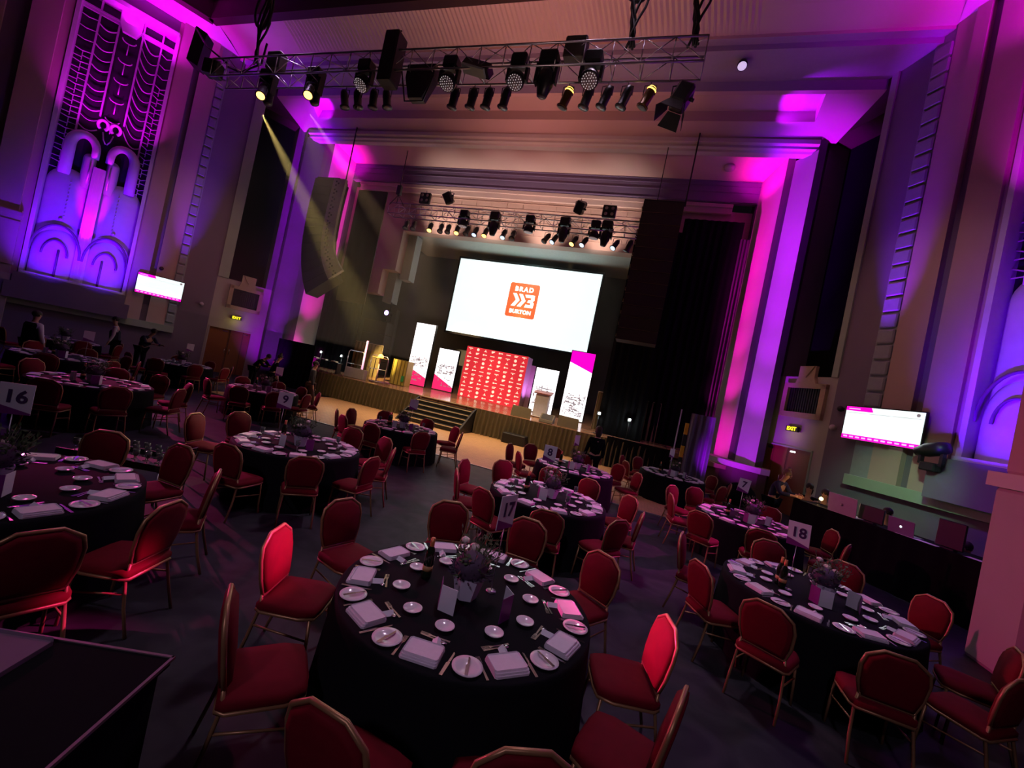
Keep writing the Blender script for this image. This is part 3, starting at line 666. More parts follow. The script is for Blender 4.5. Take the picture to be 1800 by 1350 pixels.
# safety rails
for k, (x0, x1, lab) in enumerate(((-14.9, -13.95, 'tubular metal safety rail on the left of the stage, beside the upright lit tube'), (-13.45, -12.45, 'tubular metal safety rail behind the small round lamp table'))):
    t = thing('safety_rail', lab, 'railing', ((x0+x1)/2, 18.6, 1.1), group='stage safety rails'); w = (x1-x0)/2
    obj('hoop', MB().tube([(-w, 0, 0), (-w, 0, 1.2), (-w+.08, 0, 1.3), (w-.08, 0, 1.3), (w, 0, 1.2), (w, 0, 0)], .022, 8), GUNMET, t)
    obj('mid_rail', MB().tube([(-w, 0, .6), (w, 0, .6)], .018, 6), GUNMET, t)
t = thing('light_tube', 'upright pinkish lit tube between the two stage railings', 'light', (-13.75, 18.4, 1.1))
obj('tube', MB().box(-.035, .035, -.035, .035, .1, 1.95), emis('tube_pink', (1.0, .45, .75), .9), t); obj('base', MB().bbox(-.15, .15, -.12, .12, 0, .1, .02), BLACK, t)
t = thing('pedestal_table', 'small round poseur table with an orange lamp on the left of the stage', 'table', (-12.72, 18.3, 1.1))
obj('base', MB().lathe([(.001, 0), (.36, 0), (.36, .02), (.05, .05)], 20), GUNMET, t)
obj('stem', MB().tube([(0, 0, .04), (0, 0, 1.2)], .035, 10), mat('pink_stem', (.75, .45, .55), .4), t)
obj('table_top', MB().lathe([(.001, 1.2), (.40, 1.2), (.40, 1.23), (.001, 1.23)], 20), mat('amber_top', (.75, .42, .15), .4), t)
tag(obj('orange_lamp', MB().lathe([(.001, 0), (.13, 0), (.15, .06), (.11, .14), (.04, .19), (.001, .19)], 14), emis('orange_glow', (1.0, .50, .12), 2.2), None, (-12.72, 18.3, 2.33)), 'glowing orange dome lamp on the small round stage table', 'lamp')
light('table_lamp_glow', 'POINT', (-12.72, 18.15, 2.7), (1, .5, .12), 18, size=.1)
tag(stuff(thing('x', 'x', 'x')) if False else thing('yellow_cabinet', 'yellow panelled box cabinet left of the tallest banner', 'cabinet', (-11.75, 18.9, 1.1)), 'yellow panelled box cabinet left of the tallest banner', 'cabinet')
t = [o for o in COL.objects if o.name == 'yellow_cabinet'][0]
YEL = mat('yellow_board', (.62, .50, .12), .5)
obj('body', MB().box(-.42, .42, -.2, .35, 0, 1.28), YEL, t)
f = MB()
for x in (-.42, -.2, .02, .22, .40): f.box(x-.012, x+.03, -.24, -.2, 0, 1.3)
obj('rib', f, mat('yellow_dark', (.28, .22, .05), .5), t); obj('green_label', MB().box(.2, .36, -.25, -.235, .2, .5), mat('green_label', (.05, .4, .12), .5), t)
# coarse gold drapes on frames beside the stage
DRP = mat('bronze_drape', (.21, .155, .075), .8, var=.2, scale=3)
for (x0, x1, y, z0, z1, lab, sd) in ((-1.76, .95, 19.0, 1.1, 2.75, 'bronze pleated masking curtain right of the stage behind two work lights', 5), (-15.95, -13.6, 19.6, 1.1, 2.85, 'dim bronze pleated masking curtain behind the left railing', 8)):
    t = thing('masking_curtain', lab, 'curtain', ((x0+x1)/2, y, z0), group='masking curtains')
    f = pleats(x0-(x0+x1)/2, x1-(x0+x1)/2, 0, z1-z0, 0, .05, .22, sd); obj('cloth', f, DRP, t)
    w = (x1-x0)/2; obj('frame', MB().tube([(-w, .0, 0), (-w, .0, z1-z0+.03), (w, .0, z1-z0+.03), (w, 0, 0)], .02, 6), TAN, t)
# black hangings either side of the stage
for (x0, x1, y, z0, z1, lab, nm) in (
    (.36, 2.72, 19.0, 1.1, 10.9, 'tall black drape hanging right of the right speaker array', 'black_drape'),
    (-1.5, .35, 18.2, 1.1, 10.0, 'tall black drape behind the right speaker array', 'black_drape'),
    (-17.7, -15.1, 19.1, 1.1, 6.4, 'black drape low behind the left speaker array', 'black_drape'),
    (-.9, 1.6, 17.16, 0.0, 1.2, 'short black drape at floor level right of the stage skirt', 'black_drape'),
    (-18.0, -15.7, 17.0, 0.0, 2.35, 'dark drape panel on the floor beside the left stage column', 'black_drape')):
    f = pleats(x0-(x0+x1)/2, x1-(x0+x1)/2, 0, z1-z0, 0, .04, .3, int(x0*7)+50)
    f.box(x0-(x0+x1)/2, x1-(x0+x1)/2, .06, .10, 0, z1-z0)
    tag(obj(nm, f, BLACKCLOTH, None, ((x0+x1)/2, y, z0)), lab, 'drape', 'black stage drapes')
f = pleats(-.95, .75, 0, 5.7, 0, .02, .5, 77); f.box(-.95, .75, .05, .1, 0, 5.7)
tag(obj('masking_drape', f, mat('haze_lit_scrim', (.075, .055, .035), .9), None, (-14.45, 17.4, 4.85)), 'black masking drape, browned by haze light, right of the left speaker array', 'drape')  # amber haze light on black cloth is put into the brown colour
VCUR = mat('violet_curtain', (.16, .11, .20), .6)
f = pleats(-.42, .42, 0, 2.75, 0, .06, .2, 9); tag(obj('grey_curtain', f, VCUR, None, (2.35, 16.7, 0)), 'narrow grey curtain catching violet light beside the right column', 'curtain')
f = pleats(-.18, .18, 0, 9.0, 0, .05, .12, 19); tag(obj('net_curtain', f, mat('net', (.07, .045, .08), .8), None, (2.86, 18.9, 1.3)), 'thin tall net drape down the edge of the right magenta reveal', 'curtain')
t = thing('hazard_post', 'yellow and black striped post left of the right column', 'post', (1.83, 16.5, 0))
f = MB()
for i in range(5): f.mi = i % 2; f.box(-.06, .06, -.06, .06, .25+i*.42, .25+(i+1)*.42)
f.mi = 1; f.bbox(-.2, .2, -.2, .2, 0, .25, .03); obj('post', f, [mat('hazard_yellow', (.75, .42, .02), .5), BLACK], t)
t = thing('pole_stand', 'thin pale upright pole beside the yellow and black post', 'pole', (1.53, 16.3, 0))
obj('pole', MB().tube([(0, 0, .02), (.0, 0, 2.8)], .022, 8), mat('pale_pole', (.55, .5, .6), .4), t); obj('base', MB().lathe([(.001, 0), (.2, 0), (.2, .02), (.03, .05)], 14), BLACK, t)
# work lights
for (x, y, z, lab) in ((-16.3, 18.2, 2.0, 'left of the two small cool white lamps at the stage left edge'), (-15.15, 18.4, 2.0, 'right of the two small cool white lamps at the stage left edge'),
                       (-1.45, 17.9, 1.95, 'left of the two cool white lamps in front of the right bronze curtain'), (-.2, 17.9, 1.95, 'right of the two cool white lamps in front of the right bronze curtain')):
    t = thing('work_light', lab, 'work light', (x, y, 1.1), group='cool white work lights')
    obj('stand', MB().tube([(0, .04, 0), (0, .04, z-1.1)], .015, 6).lathe([(.001, 0), (.12, 0), (.12, .015), (.001, .02)], 12), BLACKMET, t)
    obj('lamp_head', MB().bbox(-.09, .09, -.02, .08, z-1.18, z-1.02, .02), BLACK, t)
    obj('lens', MB().ball((0, -.03, z-1.1), .05, 10, 6, (1, .5, 1)), E_COOL, t)
    light('work_light_glow', 'POINT', (x, y-.15, z), (.85, 1, .9), 7, size=.05)
t = thing('spill_table', 'low counter with pale papers behind the dark figure at stage left', 'table', (-15.6, 17.9, 1.1))
obj('table_top', MB().box(-.9, .9, -.2, .2, .52, .56), BLACK, t); obj('leg', MB().box(-.85, -.8, -.15, .15, 0, .52), BLACK, t); obj('leg', MB().box(.8, .85, -.15, .15, 0, .52), BLACK, t)
for k, dx in enumerate((-.7, -.15, .5)): tag(obj('paper_stack', MB().bbox(-.16, .16, -.1, .1, 0, .06, .01), mat('paper_warm', (.75, .6, .45), .6), None, (-15.6+dx, 17.9, 1.66)), ['leftmost', 'middle', 'rightmost'][k]+' pale paper stack on the stage-left counter', 'papers', 'papers on the counter')
# side stage cabinets
for (x, y, z0, z1, w, lab) in ((-15.3, 21.2, 1.1, 4.2, .8, 'dim grey stack of cases in the left wing of the stage'), (-.1, 20.8, 1.1, 4.9, .85, 'dim grey stack of equipment cases in the right wing of the stage')):
    t = thing('equipment_stack', lab, 'equipment cases', (x, y, z0)); n = 4
    for k in range(n):
        h = (z1-z0)/n; obj('case', MB().bbox(-w, w, -.4, .4, k*h, (k+1)*h-.02, .03), mat('case_grey', (.085, .085, .09), .6), t)
# violet moving light on the left of the stage
t = thing('stage_moving_light', 'moving light shining violet at the left of the stage', 'stage light', (-14.0, 20.0, 4.6))
obj('bracket', MB().tube([(-.14, .1, -.1), (-.14, .1, .3), (.14, .1, .3), (.14, .1, -.1)], .025, 6).tube([(0, .1, .3), (0, .1, 1.0)], .02, 6), BLACKMET, t)
obj('head', MB().lathe([(.001, -.2), (.12, -.2), (.15, .05), (.13, .2), (.001, .2)], 14, Matrix.Translation((0, .02, .33)) @ Matrix.Rotation(PI/2, 4, 'X')), BLACKMET, t)
obj('lens', MB().ball((0, -.2, .33), .13, 14, 8, (1, .3, 1)), E_VIOL, t)
light('violet_beam', 'SPOT', (-14.0, 19.7, 4.9), (.35, .05, 1), 500, (-11.8, 18.6, 1.1), .05, 22, .5)

# the stage boards rise gently towards the back: seat everything that stands on them
for o in COL.objects:
    if o.parent is None and o.type != 'LIGHT' and o.location.y > 17.4 and abs(o.location.z-1.1) < .002: o.location.z += .09*(o.location.y-17.3)
for nm_, base_y in (('orange_lamp', 18.3), ('paper_stack', 17.9), ('paper_stack.001', 17.9), ('paper_stack.002', 17.9)):
    o = COL.objects.get(nm_)
    if o: o.location.z += .09*(base_y-17.3)

# ================================================================== FLOWN SPEAKER ARRAYS
def array(x0, y, zt, zb, n, w, dep, lab, left):
    t = thing('line_array', lab, 'speaker array', (x0, y, zb), group='flown speaker arrays'); h = (zt-zb)/n
    def bend(z): u = max(0, 1-z/(zt-zb)); return (-.07*math.sin(min(1, u*1.6)*PI)+.95*max(0, u-.55)**2*4.6) if left else 0
    for k in range(n):
        z0, z1 = k*h+.006, (k+1)*h-.006; b0, b1 = bend(z0), bend(z1); t0, t1 = (bend(z0+.05)-b0)/.05, (bend(z1+.05)-b1)/.05
        P4 = lambda xa, xb: [(xa+b0, z0-xa*t0), (xb+b0, z0-xb*t0), (xb+b1, z1-xb*t1), (xa+b1, z1-xa*t1)]
        c = obj('cabinet', MB().prism(P4(-w/2, w/2), -dep/2, dep/2), mat('array_black', (.030, .024, .014), .55), t)
        if left:
            f = MB().prism(P4(w/2-.18, w/2+.52), -dep/2-.05, -dep/2+.1)
            f.mi = 1; mx, mz = w/2+b0, (z0+z1)/2-w/2*t0
            for (px, pz) in ((.04, .09), (.04, -.09), (.17, 0)): f.box(mx+px-.045, mx+px+.045, -dep/2-.06, -dep/2-.05, mz+pz-.04, mz+pz+.04)
            obj('side_plate', f, [mat('plate_grey', (.42, .40, .34), .5), BLACK], c)
        else:
            f = MB().box(-w/2-.03, -w/2, -dep/2-.03, -dep/2+.1, k*h+.1, k*h+.2).box(-w/2, w/2, -dep/2-.012, -dep/2, k*h, k*h+.012)
            obj('rigging_pin', f, mat('pin_bronze', (.25, .18, .08), .4, .5), c)
    obj('bumper', MB().box(-w/2, w/2, -.3, .3, zt-zb, zt-zb+.1), BLACKMET, t)
    return t
array(-16.35, 16.6, 10.45, 5.2, 13, 1.35, .8, 'curved speaker array with pale side plates hanging left of the stage', True)
array(-.56, 16.9, 10.5, 5.0, 12, 1.5, .8, 'straight dark speaker array hanging right of the stage', False)

# ================================================================== TRUSSES AND LAMPS
def truss(name, lab, x0, x1, y, z, a, n):
    t = thing(name, lab, 'truss', ((x0+x1)/2, y, z), group='lighting trusses'); w = (x1-x0)/2
    f = MB()
    for dy in (0, a):
        for dz in (0, a): f.tube([(-w, dy, dz), (w, dy, dz)], .028, 6)
    obj('chord', f, GUNMET, t)
    f = MB()
    for i in range(n+1):
        x = -w+2*w*i/n
        for p, q in (((x, 0, 0), (x, 0, a)), ((x, a, 0), (x, a, a)), ((x, 0, 0), (x, a, 0))): f.tube([p, q], .014, 5)
        if i < n:
            x2 = -w+2*w*(i+1)/n; e = i % 2
            f.tube([(x, 0, a*e), (x2, 0, a*(1-e))], .012, 5); f.tube([(x, a, a*e), (x2, a, a*(1-e))], .012, 5); f.tube([(x, a*e, a), (x2, a*(1-e), a)], .012, 5)
    obj('bracing', f, GUNMET, t); return t
truss('lighting_truss', 'long front lighting truss hung with black lamps above the tables', -14.5, -.1, 9.1, 9.89, .55, 22)
truss('lighting_truss', 'rear lighting truss hung with small lamps above the stage front', -13.3, -1.3, 17.2, 9.45, .5, 20)
_proto = {}
def R3(ax, ang): return Matrix.Rotation(ang, 4, ax)
def fixture(kind, loc, aim, lab, group, lit=None):
    """aim: (tilt towards the stage, swing sideways) in radians; origin is the clamp point, the lamp hangs below."""
    key = (kind, aim, lit)
    if key in _proto: return dup(_proto[key], loc, 0, lab, group)
    nm = {'par': 'par_can', 'wash': 'wash_light', 'spot': 'moving_head_light', 'blinder': 'blinder_light', 'strip': 'strip_light', 'fresnel': 'fresnel_light', 'profile': 'profile_light'}[kind]
    t = thing(nm, lab, 'stage light', loc, group=group)
    Mx = R3('Y', aim[1]) @ R3('X', aim[0])
    L_ = {None: E_DIM, 'amber': E_AMBER, 'cool': emis('lens_cool', (.7, .85, 1), 1.2), 'gold': BLACK}[lit]
    if kind == 'par':
        h = Matrix.Translation((0, 0, -.32)) @ Mx
        obj('yoke', MB().tube([(0, 0, 0), (0, 0, -.08), (-.13, 0, -.1), (-.13, 0, -.32)], .012, 5).tube([(0, 0, -.08), (.13, 0, -.1), (.13, 0, -.32)], .012, 5), BLACKMET, t)
        obj('can', MB().lathe([(.001, .22), (.07, .21), (.105, .12), (.11, 0), (.105, -.24), (.14, -.26), (.14, -.29), (.10, -.29)], 14, h), BLACKMET if lit != 'gold' else mat('gold_can', (.12, .06, .015), .3, .6), t)
        if lit == 'gold': obj('glow_slot', MB().lathe([(.112, .10), (.114, .115), (.112, .13)], 14, h).lathe([(.085, .165), (.088, .175), (.08, .185)], 14, h), emis('slot_gold', (1, .62, .12), 2.5), t)
        obj('lens', MB().lathe([(.001, -.291), (.112, -.291), (.09, -.302), (.001, -.306)], 14, h), L_, t)
    elif kind == 'wash':
        h = Matrix.Translation((0, 0, -.46)) @ Mx
        obj('base', MB().bbox(-.20, .20, -.16, .16, -.16, .12, .04), BLACKMET, t)
        obj('yoke', MB().prism([(-.27, -.16), (-.20, -.16), (-.20, -.5), (-.27, -.52)], -.07, .07).prism([(.27, -.16), (.20, -.16), (.20, -.5), (.27, -.52)], -.07, .07).box(-.27, .27, -.07, .07, -.2, -.15), BLACKMET, t)
        obj('head', MB().lathe([(.001, .16), (.13, .15), (.20, .05), (.215, -.10), (.20, -.15), (.18, -.15)], 18, h), BLACKMET, t)
        f = MB().lathe([(.001, -.14), (.185, -.14), (.185, -.152), (.001, -.152)], 18, h); f.mi = 1
        for r, n in ((.0, 1), (.06, 6), (.115, 12), (.165, 18)):
            for k in range(n): f.ball(h @ Vector((r*math.cos(2*PI*k/n), r*math.sin(2*PI*k/n), -.155)), .014, 5, 3)
        obj('lens', f, [mat('lens_plate', (.22, .16, .17), .3), emis('led_cell', (.8, .7, .72), .42)], t)
    elif kind == 'spot':
        h = Matrix.Translation((0, 0, -.52)) @ Mx
        obj('base', MB().bbox(-.22, .22, -.18, .18, -.16, .14, .04), BLACKMET, t)
        obj('yoke', MB().prism([(-.27, -.14), (-.20, -.14), (-.19, -.55), (-.26, -.6)], -.09, .09).prism([(.27, -.14), (.20, -.14), (.19, -.55), (.26, -.6)], -.09, .09).box(-.27, .27, -.09, .09, -.2, -.13), BLACKMET, t)
        obj('head', MB().lathe([(.001, .28), (.12, .27), (.19, .15), (.20, -.08), (.16, -.2), (.12, -.36), (.09, -.38)], 16, h), BLACKMET, t)
        obj('lens', MB().lathe([(.001, -.36), (.085, -.36), (.085, -.385), (.001, -.39)], 14, h), L_, t)
    elif kind == 'blinder':
        f = MB().bbox(-.28, .28, -.08, .08, -.5, 0, .03); f.mi = 1
        for x in (-.13, .13):
            for z in (-.13, -.37): f.lathe([(.001, 0), (.07, 0), (.05, .015), (.001, .015)], 12, Matrix.Translation((x, -.08, z)) @ R3('X', PI/2))
        obj('housing', f, [BLACKMET, mat('blinder_lens', (.35, .32, .32), .2)], t)
        obj('clamp', MB().tube([(0, 0, 0), (0, 0, .12)], .02, 6), GUNMET, t)
    elif kind == 'strip':
        h = Matrix.Translation((0, 0, -.2)) @ Mx
        obj('housing', MB().box(-.38, .38, -.12, .14, -.08, .14, h), BLACKMET, t); obj('lens', MB().box(-.36, .30, -.13, .11, -.14, -.08, h), mat('strip_lens', (.45, .60, .58), .3), t)
        obj('clamp', MB().tube([(-.2, 0, -.1), (-.2, 0, .05)], .02, 6).tube([(.2, 0, -.1), (.2, 0, .05)], .02, 6), GUNMET, t)
    elif kind in ('fresnel', 'profile'):
        h = Matrix.Translation((0, 0, -.42)) @ Mx
        obj('yoke', MB().tube([(0, 0, 0), (0, 0, -.1), (-.22, 0, -.14), (-.22, 0, -.42)], .016, 5).tube([(0, 0, -.1), (.22, 0, -.14), (.22, 0, -.42)], .016, 5), BLACKMET, t)
        obj('body', MB().bbox(-.19, .19, -.20, .20, -.22, .28, .05, h).tube([h @ Vector((.19, 0, .05)), h @ Vector((.28, 0, .05))], .04, 8), BLACKMET, t)
        if kind == 'fresnel':
            for sgn, ax in ((1, 'x'), (-1, 'x'), (1, 'y'), (-1, 'y')):
                p = [(-.16, 0), (.16, 0), (.24, -.34), (-.24, -.34)]
                Rz = R3('Z', {('x', 1): 0, ('x', -1): PI, ('y', 1): PI/2, ('y', -1): -PI/2}[(ax, sgn)])
                f = MB().prism(p, -.006, .006, h @ Rz @ Matrix.Translation((0, .19, -.22)) @ R3('X', .45)); obj('barn_door', f, BLACKMET, t)
        obj('lens', MB().lathe([(.001, -.22), (.14, -.22), (.14, -.235), (.001, -.24)], 14, h), E_DIM, t)
    _proto[key] = t; return t
def ordn(i): return ['leftmost', 'second', 'third', 'fourth', 'fifth', 'sixth', 'seventh', 'eighth', 'ninth', 'tenth', 'eleventh', 'twelfth', 'thirteenth', 'fourteenth', 'fifteenth', 'sixteenth'][i]
def place(k, i): return ordn(i) + ('' if i == 0 else ' from the left') + ' ' + k
F1 = 'lamps on the front truss'; F2 = 'lamps on the rear truss'
pars = [(-12.55, 'amber', (-.45, -.45)), (-10.75, 'amber', (-.45, -.45)), (-9.47, None, (.1, -.22)), (-9.02, None, (.1, -.22)), (-8.49, None, (.1, -.05)), (-8.06, None, (.1, -.22)), (-5.99, None, (.1, .15)), (-5.47, None, (.1, .15)), (-5.04, None, (.1, .15)), (-4.57, None, (.1, .15)),
        (-3.0, 'gold', (.1, .3)), (-2.51, None, (.1, .2)), (-2.07, None, (.1, .3)), (-1.62, None, (.1, .3)), (-1.12, 'gold', (.1, .36))]
for i, (x, lit, aim) in enumerate(pars):
    fixture('par', (x*1.0266, 9.65, 9.88) if lit != 'amber' else (x*.965, 9.06, 9.66), aim, place('black par can on the front truss' + {'amber': ', glowing amber', 'gold': ', with golden glowing slots', None: ''}[lit], i), F1, lit)
for i, x in enumerate((-12.55, -10.75, -3.56)): fixture('spot', (x, 9.5 if i < 2 else 9.25, 10.15), (.1, -.35 if i < 2 else .1), place('large moving-head spot on the front truss', i), F1)
for i, x in enumerate((-8.74, -6.13, -4.28, -2.48)): fixture('wash', (x, 9.2, 10.1), (-.55, -.05 if i else .1), place('round-headed wash light on the front truss', i), F1)
fixture('strip', (-5.4, 9.2, 10.15), (-.3, .28), 'tilted strip light with a pale lens on the front truss', F1)
fixture('fresnel', (-.43, 9.65, 9.9), (-.1, .35), 'big lamp with open barn doors at the right end of the front truss', F1)
t = thing('amplifier_rack', 'tall black box hanging on the left half of the front truss', 'equipment box', (-7.95, 9.2, 9.55)); obj('body', MB().bbox(-.22, .22, -.25, .2, 0, 1.35, .04), BLACK, t); obj('hook', MB().tube([(0, 0, 1.35), (0, 0, 1.5), (.1, 0, 1.5)], .02, 6), BLACKMET, t)
t = thing('flood_light', 'broad dark flood light in a trapezoid frame on the front truss', 'stage light', (-7.0, 9.3, 9.95))
obj('housing', MB().prism([(-.42, .15), (.42, .15), (.42, -.2), (.18, -.75), (-.22, -.75), (-.42, -.2)], -.12, .12), mat('flood_grey', (.06, .055, .06), .5), t)
obj('frame', MB().tube([(-.55, -.14, -.05), (-.28, -.14, -.86), (.26, -.14, -.86), (.40, -.14, -.3)], .022, 6), BLACKMET, t)
for i, x in enumerate((-12.2, -3.0)):
    t = thing('cable_box', ['dark junction box on top of the left end of the front truss', 'dark junction box on top of the front truss above a wash light'][i], 'equipment box', (x, 9.35, 10.2)); obj('body', MB().bbox(-.26, .26, -.15, .15, 0, .5, .03), mat('brown_box', (.05, .035, .03), .6), t)
rc = random.Random(4)
for i, (x, y, lab) in enumerate(((-13.0, 9.3, 'bundle of black cables rising from the left end of the front truss'), (-1.75, 9.3, 'loops of black cable above the front truss, right of its middle'), (-.4, 9.3, 'bundle of black cables above the right end of the front truss'))):
    f = MB()
    for k in range(5):
        p = [(.05*(k-2)+.12*math.sin(k+j), .04*math.cos(k*2+j), j*.32) for j in range(17)]; f.tube(p, .03, 5)
    if i != 2: 
        for k in (-1, 1): f.tube([(k*.28*math.sin(a)*(1.2-.3*k) , 0, 1.7-.62*math.cos(a)) for a in [PI*j/10 for j in range(11)]], .035, 5)
    tag(obj('cable_bundle', f, BLACK, None, (x, y, 10.4)), lab, 'cables', 'truss cables')
f = MB().tube([(-14.6, 9.6, 10.6), (-13.8, 9.5, 10.3), (-13.0, 9.5, 10.55), (-12.95, 9.5, 11.2)], .03, 6).tube([(-17.6, 10.3, 12.7), (-16.2, 9.9, 11.6), (-14.6, 9.6, 10.7)], .03, 6)
tag(obj('power_cable', f, BLACK, None), 'black cable slung from the left wall to the front truss', 'cable')
P1 = Vector((-18.3, 11.0, 12.5))
t = thing('surround_speaker', 'black box speaker high on the left wall beside the truss cable', 'speaker', P1, .5); obj('cabinet', MB().prism([(-.25, -.6), (.15, -.75), (.25, .55), (-.15, .7)], -.25, .25), BLACK, t)
t = thing('surround_speaker', 'small black speaker at the outer left end of the front truss', 'speaker', (-14.75, 9.3, 10.2), .3); obj('cabinet', MB().bbox(-.2, .25, -.2, .2, -.15, .3, .04), BLACK, t)
for i, (x, y, z0, z1) in enumerate(((.22, 17.0, 10.6, 14.9), (-15.95, 17.0, 10.6, 13.6), (-9.18, 9.6, 9.2, 9.9), (-12.8, 17.1, 9.9, 12.5), (-.85, 17.1, 9.9, 13.0))):
    labs = ['long dark rod holding up the right speaker array', 'long dark rod holding up the left speaker array', 'short dark rod under the front truss', 'dark chain hoist above the left end of the rear truss', 'dark chain hoist above the right end of the rear truss']
    f = MB().tube([(0, 0, 0), (0, 0, z1-z0)], .03 if i < 3 else .018, 6)
    if i > 2: f.bbox(-.12, .12, -.1, .1, .4, .85, .03); f.tube([(-.4, 0, -.1), (0, 0, .4), (.4, 0, -.1)], .02, 5)
    tag(obj('rigging_rod', f, BLACK, None, (x, y, z0)), labs[i], 'rigging', 'rigging above the stage')
par2 = [(-12.22, None), (-11.81, None), (-10.9, 'amber'), (-10.33, None), (-9.94, None), (-9.47, 'amber'), (-8.96, None), (-8.53, 'cool'), (-8.03, 'amber'), (-7.13, 'cool'), (-6.69, None), (-5.12, None), (-4.76, 'cool'), (-3.89, 'amber'), (-3.45, 'cool'), (-2.15, 'cool')]
for i, (x, lit) in enumerate(par2):
    fixture('par', (x*1.017, 17.7, 9.47), (-.45, -.15 if x < -9 else (.0 if x < -6 else .32)), place('small par can on the rear truss' + {'amber': ', glowing amber', 'cool': ', lit bluish white', None: ''}[lit], i), F2, lit)
fixture('par', (-1.63, 17.7, 9.47), (.1, .32), 'rightmost small par can on the rear truss, unlit', F2, None)
for i, x in enumerate((-9.2, -7.66, -6.0, -4.42, -3.1, -2.62)):
    fixture('spot' if i in (1, 3, 5) else 'wash', (x, 17.3, 9.75), (.05, .02*i), place('larger moving light on the rear truss', i), F2)
for i, x in enumerate((-11.34, -2.65)): fixture('blinder', (x, 17.15, 10.5), (0, 0), ['left', 'right'][i]+' four-lamp blinder standing on the rear truss', F2)
for i, x in enumerate((-10.14, -3.91)): fixture('profile', (x, 17.2, 10.75), (.5, -.5 if i == 0 else .4), ['left', 'right'][i]+' angled profile lamp above the rear truss', F2)
# ceiling downlight and smoke detector
t = thing('ceiling_spotlight', 'small round pale spotlight on the mauve soffit right of the front truss', 'ceiling light', (1.08, 14.95, 14.55))
obj('housing', MB().lathe([(.001, .22), (.12, .22), (.17, .02), (.16, -.05)], 16, R3('X', -.5)), BLACKMET, t); obj('lens', MB().lathe([(.001, -.03), (.14, -.03), (.14, -.05), (.001, -.06)], 16, R3('X', -.5)), emis('lens_lilac', (.75, .6, .95), .75), t)
t = thing('smoke_detector', 'small round detector on the magenta lit soffit of the stage frame', 'detector', (1.68, 18.75, 13.22)); obj('body', MB().lathe([(.001, .05), (.22, .05), (.2, -.06), (.1, -.1), (.001, -.1)], 16), mat('detector_white', (.6, .5, .55), .5), t)

# haze catching the amber beams

light('haze_beam', 'SPOT', (-12.85, 9.7, 9.15), (1, .72, .22), 26000, (-13.0, 17.5, 3.5), .03, 13, .7)
light('haze_beam', 'SPOT', (-10.95, 9.7, 9.15), (1, .62, .30), 9000, (-10.5, 17.5, 6.0), .03, 12, .7)
for x, tx_, pw in ((-10.9, -10.2, 200), (-9.47, -9.3, 350), (-8.03, -7.9, 400), (-3.89, -4.4, 450)):
    light('haze_beam', 'SPOT', (x, 17.75, 8.95), (1, .62, .22), pw*3, (tx_, 18.2, 1.1), .03, 13, .6)
hz = bpy.data.materials.new('haze'); hz.use_nodes = True; nt = hz.node_tree; nt.nodes.clear()
vo = nt.nodes.new('ShaderNodeOutputMaterial'); vs_ = nt.nodes.new('ShaderNodeVolumeScatter'); vs_.inputs['Density'].default_value = .012; vs_.inputs['Anisotropy'].default_value = .0
nt.links.new(vs_.outputs[0], vo.inputs['Volume'])
h1 = MB().box(-18.5, -8.5, 9.75, 17.2, 2.6, 9.3)
o = tag(obj('haze', h1, hz), 'thin haze catching the amber beams left of the stage', 'haze'); o['kind'] = 'stuff'
h1 = MB().box(-13.2, -1.6, 17.3, 19.6, 4.9, 9.1)
o = tag(obj('haze', h1, hz), 'thin haze hanging over the stage in front of the screen', 'haze'); o['kind'] = 'stuff'
# ================================================================== WALL SCREENS
for sd, s0, s1, z0, z1 in ((1, 3.12, 5.10, 2.88, 3.83), (-1, 4.10, 5.72, 3.05, 3.94)):
    nm = 'right' if sd > 0 else 'left'; w = (s1-s0)/2; h = z1-z0; cs = (s0+s1)/2
    t = thing('wall_television', 'bright television on the %s wall showing a white page with magenta bands' % nm, 'television', wp(sd, cs, .32, z0), wrot(sd), 'wall televisions')
    obj('casing', MB().box(-w-.03, w+.03, .005, .08, -.03, h+.03), BLACK, t)
    obj('bracket', MB().box(-.2, .2, .08, .25, h*.3, h*.7), BLACKMET, t)
    f = MB().box(-w, w, -.004, .005, 0, h)
    f.mi = 1; f.box(-w, w, -.010, -.004, 0, h*.13); f.prism([(-w, h), (-w*.30, h), (-w*.24, h*.87), (-w*.34, h*.865), (-w, h*.875)], -.010, -.004)
    f.mi = 2
    for i in range(11):
        x = -w*.94+i*w*.172; f.box(x, x+w*.11, -.014, -.010, h*.045, h*.09)
    f.box(-w*.92, -w*.60, -.014, -.010, h*.92, h*.95)
    f.mi = 3
    f.box(-w*.94, -w*.42, -.010, -.004, h*.81, h*.818); f.box(-w*.34, w*.2, -.010, -.004, h*.81, h*.818); f.box(w*.27, w*.93, -.010, -.004, h*.81, h*.818)
    f.lathe([(.001, 0), (.045, 0), (.045, .004)], 12, Matrix.Translation((w*.86, -.006, h*.91)) @ Matrix.Rotation(PI/2, 4, 'X'), False)
    obj('lit_picture', f, [E_SCREEN, E_PINK, emis('lit_pale_pink', (1, .55, .9), 1), E_GREY], t)
    light('tv_spill', 'AREA', wp(sd, cs, .42, (z0+z1)/2), (.9, .95, 1), 11, wp(sd, cs, 3, 1.6), w*1.8, sy=h)
